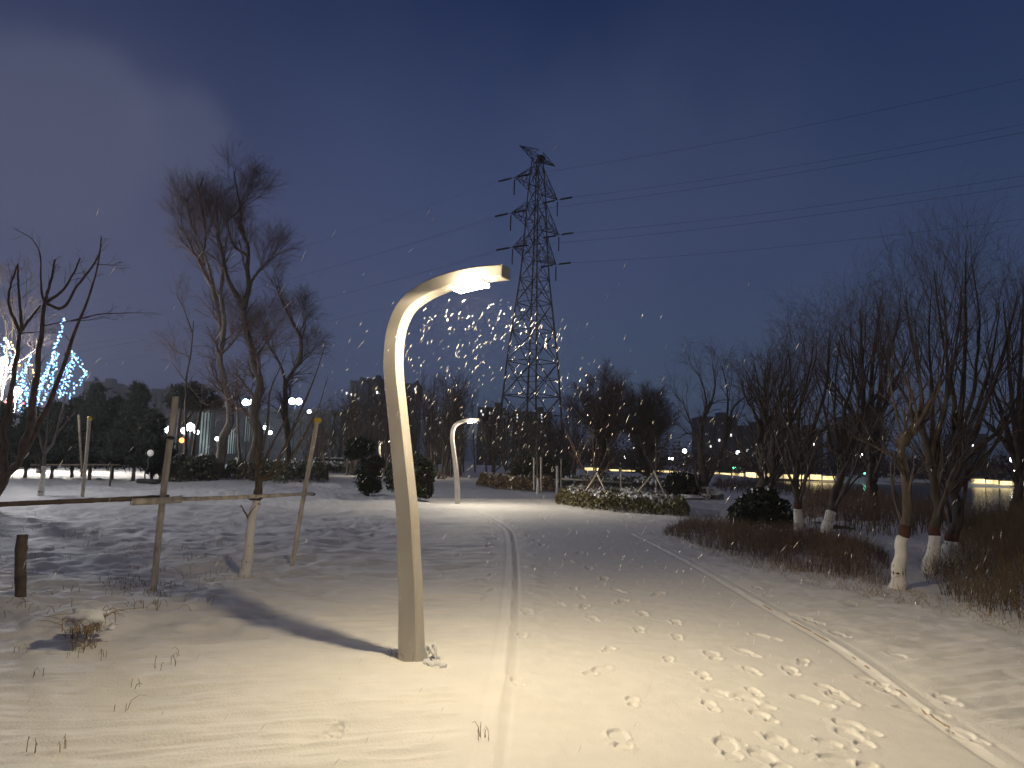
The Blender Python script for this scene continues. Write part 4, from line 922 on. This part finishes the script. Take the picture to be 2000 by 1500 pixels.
# round garden lamp, unlit, on its bent post
D = 37; b = AT(286, 940, D); b[2] = H(b[0], b[1])
o = thing('garden_lamp', tuple(b), 'small pale round lamp head on a curly dark post in front of the black pines', 'garden lamp')
m = MB(); m.tubes(smooth_line([AT(284, 940, D), AT(283, 925, D), AT(290, 908, D), AT(288, 898, D), AT(294, 892, D)], 14), np.full(14, .035), 8); m.build('post', M['metal_dark'], o)
m = MB(); m.ball(AT(294, 885, D), (.17, .1, .17), 18, 12); m.build('lamp_head', M['lime'], o)
m = MB(); c = AT(290, 944, D-.3); m.box([c[0], c[1], H(c[0], c[1])], .95, .5, .2); m.build('base_box', M['metal_dark'], o)

# ------------------------------------------------------------------ lattice pylon
pc = np.array([*AT(1036, 870, 107)[:2], 0.0]); ph = math.atan2(.785, .62)
AX = np.array([math.cos(ph), math.sin(ph), 0]); BX = np.array([-math.sin(ph), math.cos(ph), 0])
TOP = .019                                           # it leans a touch in the picture; keep it plumb
zs = 1.05*np.array([0, 5.5, 10.8, 15.6, 20, 24, 27.5, 30.5, 33, 35.5, 38.2, 41, 43.5, 45.4])
sw = .95*np.interp(zs/1.05, [0, 16, 27.5, 33, 41, 45.4], [7.8, 5.6, 3.3, 2.6, 1.9, 1.2])
def pc_(i, a, b_): return pc+AX*a*sw[i]/2+BX*b_*sw[i]/2+[0, 0, zs[i]]
o = thing('pylon', tuple(pc), 'tall grey steel lattice power pylon rising beyond the wood', 'pylon')
m = MB(); cs = [(1, 1), (1, -1), (-1, -1), (-1, 1)]
for a, b_ in cs:
    lg = MB(); lg.tubes(np.array([pc_(i, a, b_) for i in range(len(zs))]), np.interp(zs, [0, 45], [.17, .09]), 4); lg.build('leg', M['steel'], o, smooth=False)
for i in range(len(zs)-1):
    r = .07 if i < 6 else .05
    for k in range(4):
        c0, c1 = cs[k], cs[(k+1) % 4]
        m.bar(pc_(i, *c0), pc_(i+1, *c1), r, r, 4); m.bar(pc_(i, *c1), pc_(i+1, *c0), r, r, 4); m.bar(pc_(i+1, *c0), pc_(i+1, *c1), r, r, 4)
        if i < 6:
            mid = (pc_(i, *c0)+pc_(i+1, *c1)+pc_(i, *c1)+pc_(i+1, *c0))/4; m.bar(mid, (pc_(i, *c0)+pc_(i+1, *c0))/2, r*.7, r*.7, 4); m.bar(mid, (pc_(i, *c1)+pc_(i+1, *c1))/2, r*.7, r*.7, 4)
m.build('bracing', M['steel'], o, smooth=False)
def inter(z): return np.interp(z, zs, sw)
tips = []
for z, rise, half in [(32.2, 3.6, 5.5), (37.1, 3.7, 6.1), (42.6, 3.6, 5.5), (47.4, 1.3, 4.6)]:
    for sgn in (1, -1):
        ar = MB()
        tip = pc+AX*sgn*half+[0, 0, z+.2+(0.4 if z > 46 else 0)]; tips.append((z, sgn, tip))
        s0 = inter(z)/2; s1 = inter(z+rise)/2
        P0 = [pc+AX*sgn*s0+BX*q*s0+[0, 0, z] for q in (1, -1)]; P1 = [pc+AX*sgn*s1+BX*q*s1+[0, 0, z+rise] for q in (1, -1)]
        for p in P0+P1: ar.bar(p, tip, .065, .05, 4)
        for t0_, t1_ in [(.0, .33), (.33, .6), (.6, .85)]:
            for q in (0, 1):
                L0 = lambda P, t: P+(tip-P)*t
                ar.bar(L0(P0[q], t0_), L0(P1[q], t1_), .04, .04, 4); ar.bar(L0(P1[q], t0_), L0(P0[q], t1_), .04, .04, 4)
            ar.bar(L0(P0[0], t0_), L0(P0[1], t1_), .04, .04, 4); ar.bar(L0(P0[0], t1_), L0(P0[1], t1_), .04, .04, 4)
        ar.build('crossarm', M['steel'], o, smooth=False)
RD = np.array([43, -33, 0.])/54.2; LD = np.array([-45, 26, 0.])/52
ends = []
for z, sgn, tip in tips:
    if z > 46: continue
    for dr in (RD, LD):
        e = tip+dr*2.7+[0, 0, -.12]; i_ = MB(); n = 27; s = np.linspace(0, 1, n); i_.tubes(tip+(e-tip)*(.2+.8*s)[:, None], np.where(np.arange(n) % 2, .16, .09), 8); i_.bar(tip, e, .03, .03, 4); i_.build('insulator', M['insul'], o); ends.append((z, sgn, dr, e))
    i_ = MB(); n = 19; s = np.linspace(0, 1, n); i_.tubes(tip+np.outer(s, [0, 0, -2.3])-[0, 0, .3], np.where(np.arange(n) % 2, .11, .07), 8); i_.build('insulator', M['insul'], o)
m = MB(); m.ball(pc+AX*.9+[0, 0, 47.9], .62, 18, 12); m.build('marker_ball', M['insul'], o)
LAB = {32.2: 'lowest', 37.1: 'middle', 42.6: 'upper'}
for z, sgn, dr, e in ends:
    if dr is RD: far_ = e+RD*150+[0, 0, 1]; sag = 4.2
    else: far_ = e+LD*260+[0, 0, -2]; sag = 9
    s = np.linspace(0, 1, 40); p = e+(far_-e)*s[:, None]; p[:, 2] -= sag*4*s*(1-s)
    c = MB().tubes(p, np.full(40, .015 if dr is RD else .01), 4, close=False).build('power_cable', M['cable'], at=tuple(e))
    tag(c, f"{LAB[z]} thin dark power cable running {'right overhead' if dr is RD else 'away left'} from the {'far' if sgn > 0 else 'near'} arm of the pylon", 'cable', 'power cables strung from the pylon')

# ------------------------------------------------------------------ far buildings
def glow_glass(name, col, e, sc=2.0):
    m_ = mat(name, (.1, .1, .1), .3, .1); nt = m_.node_tree; b_ = nt.nodes['Principled BSDF']
    tcn = nt.nodes.new('ShaderNodeTexCoord'); mp_ = nt.nodes.new('ShaderNodeMapping'); mp_.inputs['Scale'].default_value = (1, 1, .35); nz = nt.nodes.new('ShaderNodeTexNoise'); nz.inputs['Scale'].default_value = sc; nz.inputs['Detail'].default_value = 3
    nt.links.new(tcn.outputs['Object'], mp_.inputs['Vector']); nt.links.new(mp_.outputs['Vector'], nz.inputs['Vector'])
    mr = nt.nodes.new('ShaderNodeMapRange'); mr.inputs['From Min'].default_value = .35; mr.inputs['From Max'].default_value = .7; mr.inputs['To Min'].default_value = e*.12; mr.inputs['To Max'].default_value = e
    nt.links.new(nz.outputs['Fac'], mr.inputs['Value']); nt.links.new(mr.outputs['Result'], b_.inputs['Emission Strength']); b_.inputs['Emission Color'].default_value = (*col, 1); return m_
M['shopglass'] = glow_glass('lit_shop_glass', (.75, .95, .95), .38, .5)
M['band'] = glow_glass('lit_railing', (1, .78, .36), 2.8, .35)
def tower(px0, px1, ptop, D, label, mname, seed, wins=(), steps=1, group=None, depth=16, storeys=True, warm=False):
    g = np.random.default_rng(seed); c0 = AT(px0, 900, D); c1 = AT(px1, 900, D); W = c1[0]-c0[0]; xm = (c0[0]+c1[0])/2; zt = AT((px0+px1)/2, ptop, D)[2]
    o = thing('apartment_block', (xm, D+depth/2, 0), label, 'apartment block', group); zb = -1.0
    m = MB(); m.box([xm, D+depth/2, zb], W, depth, zt-zb)
    n = max(3, int(W/5))
    for i in range(n):                                   # projecting bays and the recesses between them
        x = c0[0]+W*(i+.5)/n; m.box([x, D-.6, zb], W/n*.52, 1.3, zt-zb-g.uniform(.4, 2.2))
    nf = int((zt-2)/3)
    for f in range(nf): m.box([xm, D-.1, zb+3+f*3], W+.3, .5, .28)   # floor slabs
    m.build('wall', M[mname], o, smooth=False)
    r = MB(); r.box([xm, D+depth/2, zt+.003], W*1.02, depth*1.02, .9)
    if steps > 1: r.box([xm-W*.08, D+depth/2, zt+.9], W*.55, depth*.6, 3.6); r.box([xm-W*.08, D+depth/2, zt+4.5], W*.3, depth*.4, 1.5)
    else: r.box([xm+W*.2, D+depth/2, zt+.9], W*.22, depth*.4, 2.4)
    r.build('roof', M[mname], o, smooth=False)
    for x, y in wins:
        c = AT(x, y, D-1.5); k = MB(); s_ = D/FPX*3.0; k.box([c[0], c[1], c[2]-s_*.7], s_*.8, .2, s_*1.5); k.build('window', M['windoww' if g.random() < .25 or warm else 'window'], o, smooth=False)
    return o
GB = 'dark tower blocks across the river'
tower(1368, 1440, 818, 330, 'dark broad tower block across the river behind the V-shaped willow', 'conc_dark', 1, [(1388, 872), (1405, 860), (1428, 850)], 1, GB)
tower(1444, 1502, 836, 340, 'lower dark block across the river, between two taller ones', 'conc_dark', 2, [(1478, 870), (1460, 880)], 1, GB)
tower(1508, 1556, 830, 350, 'dark block with a raised roof box across the river, behind the thin straight willow', 'conc_dark', 3, [(1519, 858), (1557-5, 861), (1540, 876)], 2, GB)
tower(1560, 1608, 842, 345, 'flat-topped dark block across the river beside the leaning willow', 'conc_dark', 4, [(1557+5, 886), (1590, 868)], 1, GB)
tower(1645, 1730, 832, 330, 'dark stepped tower block across the river, nearest the big pollard willow', 'conc_dark', 5, [(1666, 834), (1703, 857), (1668, 850), (1690, 880)], 2, GB)
tower(1880, 1930, 850, 420, 'faint dark block across the river seen through the right-edge trees', 'conc_dark', 6, [(1900, 870)], 1, GB)
GP2 = 'pale tower blocks far behind the plaza'
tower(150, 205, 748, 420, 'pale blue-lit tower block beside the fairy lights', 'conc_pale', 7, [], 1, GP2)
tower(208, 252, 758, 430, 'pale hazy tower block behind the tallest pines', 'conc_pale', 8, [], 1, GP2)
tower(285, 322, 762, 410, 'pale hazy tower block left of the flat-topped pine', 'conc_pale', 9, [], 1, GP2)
GM = 'tower blocks behind the wood'
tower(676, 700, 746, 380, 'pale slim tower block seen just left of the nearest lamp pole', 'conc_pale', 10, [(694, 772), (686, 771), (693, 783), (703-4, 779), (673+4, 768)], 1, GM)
tower(701, 738, 742, 400, 'tower block with dark vertical bands, touching the pale slim one', 'conc', 11, [(706, 743+4), (712, 790), (741-4, 767), (745-9, 766)], 1, GM)
tower(742, 772, 738, 400, 'grey tower block half hidden by the nearest lamp pole', 'conc', 12, [], 1, GM)
tower(784, 812, 752, 390, 'grey tower block just right of the nearest lamp pole', 'conc', 13, [(811, 760), (812, 765), (793, 791)], 1, GM)
tower(930, 985, 800, 300, 'low dark block glimpsed through the wood beneath the pylon', 'conc_dark', 14, [(940, 803), (943, 810), (957, 807), (975, 815)], 1, GM)
tower(1000, 1075, 808, 300, 'dark block behind the pylon legs with two columns of lit stair windows', 'conc_dark', 15, [(1010, 797+12), (1010, 816), (1010, 823), (1058, 809), (1058, 816), (1058, 824), (1008, 846), (1057, 845), (1065, 850), (1020, 838)], 1, GM)
tower(832, 900, 815, 280, 'low dark block with scattered lit windows deep in the wood', 'conc_dark', 16, [(853, 782+36), (833+6, 836), (843, 838), (845, 847), (871, 838), (880, 846), (884, 821), (886, 832), (860, 826), (895, 855)], 1, GM)
# the lit shopping hall beyond the plaza
D = 118; c0 = AT(345, 900, D); c1 = AT(720, 900, D); zt = AT(500, 800, D)[2]; xm = (c0[0]+c1[0])/2; W = c1[0]-c0[0]
o = thing('shopping_hall', (xm, D+10, 0), 'low dark hall beyond the plaza with tall lit glass bays', 'shopping hall')
m = MB(); m.box([xm, D+10, -.2], W, 20, zt-.2); m.build('wall', M['conc_dark'], o, smooth=False)
m = MB(); m.box([xm, D+10, zt-.397], W*1.02, 21.5, .6); m.build('roof', M['metal_dark'], o, smooth=False)
for x0, x1, y0, y1 in [(388, 412, 806, 886), (444, 460, 838, 886), (477, 492, 808, 862), (515, 530, 826, 850), (620, 646, 858, 868)]:
    a = AT(x0, y1, D-.3); b_ = AT(x1, y0, D-.3); m = MB(); m.box([(a[0]+b_[0])/2, D-.25, a[2]], b_[0]-a[0], .3, b_[2]-a[2]); f = m.build('window', M['shopglass'], o, smooth=False)
    k = MB()
    for t in np.linspace(0, 1, 4): k.box([a[0]+(b_[0]-a[0])*t, D-.5, a[2]-.1], .14, .16, b_[2]-a[2]+.2)
    k.build('frame', M['metal_dark'], f, smooth=False)
# lights: each on its own mast
def light(px, py, D, r, mname, label, group, name='plaza_lamp', pair=0, cat='lamp', power=0, col=(1, 1, 1)):
    c = AT(px, py, D); zg = H(c[0], c[1])
    o = thing(name, (c[0], c[1], zg), label, cat, group)
    m = MB(); m.bar([c[0], c[1], zg-.1], c-[0, 0, r*.7], .07, .05, 7); m.build('mast', M['metal_dark'], o)
    for i in ([-1, 1] if pair else [0]):
        m = MB(); m.ball(c+[i*pair, 0, 0], r, 12, 8); m.build('lamp_head', M[mname], o)
    return o
GPL = 'lights in the plaza beyond the pines'
pp = D/FPX
light(32, 764, 49, .3, 'globe', 'bright white globe lamp shining below the fairy lights', GPL)
fl = light(6, 706, 26, .16, 'white', 'white lamp at the left edge shining on the lawn, behind the pollarded tree', GPL)
pl = bpy.data.lights.new('flood_bulb', 'POINT'); po = bpy.data.objects.new('flood_bulb', pl); COL.objects.link(po); po.parent = fl; po.location = AT(6, 706, 26)-np.array(fl.location)+[.12, -.16, -.02]
pl.energy = 430; pl.use_nodes = True; fn = pl.node_tree; fg = fn.nodes.new('ShaderNodeNewGeometry'); fs = fn.nodes.new('ShaderNodeSeparateXYZ'); fn.links.new(fg.outputs['Incoming'], fs.inputs[0])
def fm(op, a, v):
    n = fn.nodes.new('ShaderNodeMath'); n.operation = op; fn.links.new(a, n.inputs[0]); n.inputs[1].default_value = v; return n.outputs[0]
fn.links.new(fm('POWER', fm('MAXIMUM', fm('ABSOLUTE', fs.outputs['Z'], 0), .25), -1.6), fn.nodes['Emission'].inputs['Strength'])   # wide-throw optics
pl.energy = 430; pl.color = (.97, .97, 1); pl.shadow_soft_size = .45
for x, y, l in [(10, 786, 'small red light just under the bright globe lamp, nearest the left edge'), (28, 784, 'small red light next right of the one at the left edge'), (20, 798, 'lower red light beneath the pair under the globe lamp'), (45, 788, 'dim red light under the fairy lights')]: light(x, y, 58, .09, 'red', l, 'red lights under the globe lamp', 'signal_lamp')
light(219, 825, 60, .13, 'white', 'twin white lamp peeping through the black pines', GPL, pair=.22)
for x, y, r, l in [(304, 838, .3, 'white lamp at the right end of the pine row'), (328, 839, .42, 'big white lamp behind the tall bamboo stake'), (360, 841, .4, 'first white lamp of the cluster under the flat-topped pine'), (372, 834, .5, 'brightest white lamp under the flat-topped pine'), (384, 844, .3, 'small white lamp right of the cluster under the flat-topped pine'), (312, 837, .22, 'tiny white lamp next to the pine row end')]: light(x, y, 92, r, 'white', l, GPL)
light(421, 789, 105, .28, 'red', 'crimson lamp above the hall roof behind the pale willow', 'red and blue roof lights')
light(486, 786, 110, .5, 'flood', 'twin blue-white floodlight beside the tallest willow trunk', 'red and blue roof lights', 'floodlight', .5)
light(577, 784, 110, .5, 'flood', 'twin blue-white floodlight between the bowed willow and the yellow-capped stake', 'red and blue roof lights', 'floodlight', .5)
for x, y, l in [(518, 835, 'small white lamp in front of the hall, behind the young tree'), (528, 845, 'lower small white lamp in front of the hall, behind the young tree'), (604, 804, 'white lamp just above the yellow-capped stake'), (424, 857, 'small white lamp low behind the pale willow trunk')]: light(x, y, 100, .26, 'white', l, GPL)
for x, y, l in [(305, 859, 'orange lantern by the end of the pine row'), (329, 862, 'orange lantern behind the tall bamboo stake'), (355, 860, 'orange lantern under the flat-topped pine')]: light(x, y, 88, .3, 'orange', l, 'orange lanterns in the plaza', 'lantern')
# parked cars in front of the hall
def car(px, py, D, label, rz, matname):
    b = AT(px, py, D); b[2] = H(b[0], b[1]); ca, sa = math.cos(rz), math.sin(rz)
    o = thing('parked_car', tuple(b), label, 'car', 'cars parked in front of the hall')
    tr_ = lambda V: np.column_stack([V[:, 0]*ca-V[:, 1]*sa, V[:, 0]*sa+V[:, 1]*ca, V[:, 2]])+b
    prof = np.array([(-2.15, .35), (-2.2, .7), (-2.1, .92), (-1.5, 1.0), (-.95, 1.42), (.35, 1.45), (1.05, .98), (1.95, .84), (2.15, .62), (2.12, .35)])
    def ext(pr, w0, w1):
        n = len(pr); V = np.array([[x, s*(w0 if z < .95 else w1), z] for s in (-1, 1) for x, z in pr]); F = [[i, (i+1) % n, n+(i+1) % n, n+i] for i in range(n)]; return V, F, n
    V, F, n = ext(prof, .86, .68); m = MB(); m.add(tr_(V), F); m.F.append(np.array([list(range(n))])); m.F.append(np.array([list(range(2*n-1, n-1, -1))])); m.build('body', M[matname], o, smooth=False)
    for s in (-1, 1):
        m = MB(); Vw = np.array([(-1.2, s*.82, 1.03), (.85, s*.82, 1.03), (.3, s*.705, 1.38), (-.85, s*.705, 1.38)], float); m.add(tr_(Vw), [[0, 1, 2, 3]]); m.build('side_window', M['glass_dark'], o, smooth=False)
        for x in (-1.35, 1.35):
            m = MB(); q = tr_(np.array([[x, s*.72, .33], [x, s*.89, .33]])); m.bar(q[0], q[1], .33, .33, 16); m.build('wheel', M['tyre_and_bore_shade'], o)
        m = MB(); q = tr_(np.array([[2.1, s*.6, .7]])); m.ball(q[0], (.1, .1, .07), 8, 6); m.build('headlight', M['lime'], o)
    V = np.array([(-.95, -.66, 1.445), (.35, -.66, 1.475), (.35, .66, 1.475), (-.95, .66, 1.445)]); V2 = V+[0, 0, .09]; V2[:, :2] *= .93; m = MB(); m.add(tr_(np.concatenate([V, V2])), [[4, 5, 6, 7], [0, 1, 5, 4], [1, 2, 6, 5], [2, 3, 7, 6], [3, 0, 4, 7]]); m.build('roof_snow', M['snowcap'], o, smooth=False)
car(634, 884, 86, 'snow-topped dark car parked beyond the yellow-capped stake', .5, 'metal_dark')
car(663, 886, 90, 'snow-topped grey car parked next to the dark one, left of the cloud-pruned pine', .4, 'conc')

# ------------------------------------------------------------------ far bank: lit promenade, lamps, tree line
L0 = np.array([*FAR1, 0]); L1 = np.array([*(FAR2+(FAR2-FAR1)*.35), 0]); nseg = 46
o = thing('promenade_wall', tuple((L0+L1)/2), 'long promenade across the river glowing with warm yellow light', 'promenade')
m = MB(); u = (L1-L0)/np.linalg.norm(L1-L0); Lt = np.linalg.norm(L1-L0); ang = math.atan2(u[1], u[0]); nb = np.array([FN[0], FN[1], 0])
mid = (L0+L1)/2; m.box([*(mid+nb*.6)[:2], -2.2], Lt, 1.2, 1.55, ang); m.build('wall', M['wall'], o, smooth=False)
bg_ = np.random.default_rng(8)
for i in range(nseg):
    if bg_.random() < .07 or .42 < i/nseg < .64: continue
    c = L0+(L1-L0)*(i+.5)/nseg+nb*.2; m = MB(); hh = bg_.uniform(.9, 1.35); m.box([c[0], c[1], -.645], Lt/nseg*bg_.uniform(.78, .985), .35, hh, ang); m.build('lit_panel', M['band'], o, smooth=False)
GF = 'white lamps along the far bank'
for x, y, r, l in [(1337, 881, .62, 'brightest far-bank lamp, left of the V-shaped willow'), (1306, 895, .35, 'small far-bank lamp above the round bush'), (1313, 896, .35, 'small far-bank lamp beside another, above the round bush'), (1221, 893, .35, 'thin far-bank lamp among the dense bare trees'), (1441, 884, .55, 'far-bank lamp right of the V-shaped willow'),
    (1498, 857, .5, 'high far-bank lamp in front of the raised-roof block'), (1557, 886, .4, 'far-bank lamp beside the thin straight willow'), (1684, 890, .6, 'far-bank lamp left of the big pollard willow'), (1704, 890, .4, 'small far-bank lamp close to the big pollard willow'), (1980, 897, .8, 'bright far-bank lamp by the right edge'), (1980, 917, .35, 'low lamp under the bright one by the right edge')]:
    c_ = AT(x, 920, 100); Dk = 215 if x < 1750 else 170
    light(x, y, Dk, r, 'white', l, GF, 'bank_lamp')
M['green'] = lit('green_lamp', (.1, 1, .5), 6)
for x, y, l in [(1432, 914, 'tiny green lamp on the promenade right of the V-shaped willow'), (1438, 913, 'tiny green lamp beside another on the promenade'), (1689, 925, 'tiny green lamp on the promenade left of the pollard willow')]: light(x, y, 205 if x < 1600 else 180, .25, 'green', l, 'green lamps on the promenade', 'bank_lamp')
# dark tree line of the far bank
g = np.random.default_rng(140); m = MB(); C = []
for i in range(150):
    t = g.uniform(-.1, 1.15); c = FAR1+(FAR2-FAR1)*t+FN*g.uniform(10, 45); h = g.uniform(3, 8.5)
    k = 90; d = g.normal(size=(k, 3)); C.append(np.array([c[0], c[1], h*.5])+d*[1.7, 1.7, h*.27])
C = np.concatenate(C); C[:, 2] = np.maximum(C[:, 2], -.3); m.leaves(C, .55, g, 2.2)
tag(m.build('woods', M['twig']), 'dark tree line along the far river bank under the tower blocks', 'wood', kind='stuff')

# ------------------------------------------------------------------ falling snow and the air
g = np.random.default_rng(150); n = 430; LP = lp_world()
u = np.abs(g.normal(size=n))*.95+.1; ang_ = g.uniform(0, 2*np.pi, n); rad = (.35+u*.75)*np.sqrt(g.random(n))*1.3
p = np.column_stack([LP[0]+.25+rad*np.cos(ang_)+u*.05, LP[1]+rad*np.sin(ang_)+.2, LP[2]-u*1.05])
n2 = 1500; p = np.concatenate([p, np.column_stack([g.uniform(-3.5, 5, n2), g.uniform(3, 12, n2), g.uniform(.1, 3.0, n2)])])
p = p[(np.linalg.norm(p-EYE, axis=1) > 2.4) & (p[:, 2] > .1) & (p[:, 2] < lp_world()[2]+.1-.25*np.abs(p[:, 0]-lp_world()[0])+.15*g.normal(size=len(p)))]; n = len(p)
ax = np.array([.42, .1, .9])+g.normal(size=(n, 3))*.16; ax /= np.linalg.norm(ax, axis=1, keepdims=True)
s1_ = np.cross(ax, g.normal(size=(n, 3))); s1_ /= np.linalg.norm(s1_, axis=1, keepdims=True); s2_ = np.cross(ax, s1_)
ln_ = (g.uniform(.012, .034, n)*np.where(g.random(n) < .12, 1.5, 1))[:, None]; w_ = (.0011*g.uniform(.6, 1.5, n))[:, None]
V = np.stack([p-ax*ln_, p+s1_*w_, p+s2_*w_, p-s1_*w_, p-s2_*w_, p+ax*ln_], 1).reshape(-1, 3)
F = (np.arange(n)*6)[:, None, None]+np.array([[0, 2, 1], [0, 3, 2], [0, 4, 3], [0, 1, 4], [5, 1, 2], [5, 2, 3], [5, 3, 4], [5, 4, 1]])[None]
M['flake'] = mat('snow_flake', (.92, .92, .92), .6, .02)
tag(MB().add(V, F.reshape(-1, 3)).build('falling_snow', M['flake']), 'snowflakes drifting down through the lamplight', 'falling snow', kind='stuff')
hm = bpy.data.materials.new('haze'); hm.use_nodes = True; nt = hm.node_tree; nt.nodes.remove(nt.nodes['Principled BSDF'])
pv = nt.nodes.new('ShaderNodeVolumePrincipled'); pv.inputs['Color'].default_value = (.9, .92, .95, 1); pv.inputs['Density'].default_value = HAZE; pv.inputs['Anisotropy'].default_value = .35
nt.links.new(pv.outputs['Volume'], nt.nodes['Material Output'].inputs['Volume'])
if HAZE > 0:
    m = MB(); m.box([0, 0, -4.2], 9600, 9600, 78); hz = m.build('haze', hm, smooth=False); tag(hz, 'thin snowy night air over the whole park', 'haze', kind='stuff')

# ------------------------------------------------------------------ render settings
scene.view_settings.view_transform = 'Standard'; scene.view_settings.look = 'None'
scene.view_settings.exposure = 0.0; scene.view_settings.gamma = 1.0
scene.cycles.use_denoising = True
scene.cycles.max_bounces = 6; scene.cycles.diffuse_bounces = 3; scene.cycles.transparent_max_bounces = 8
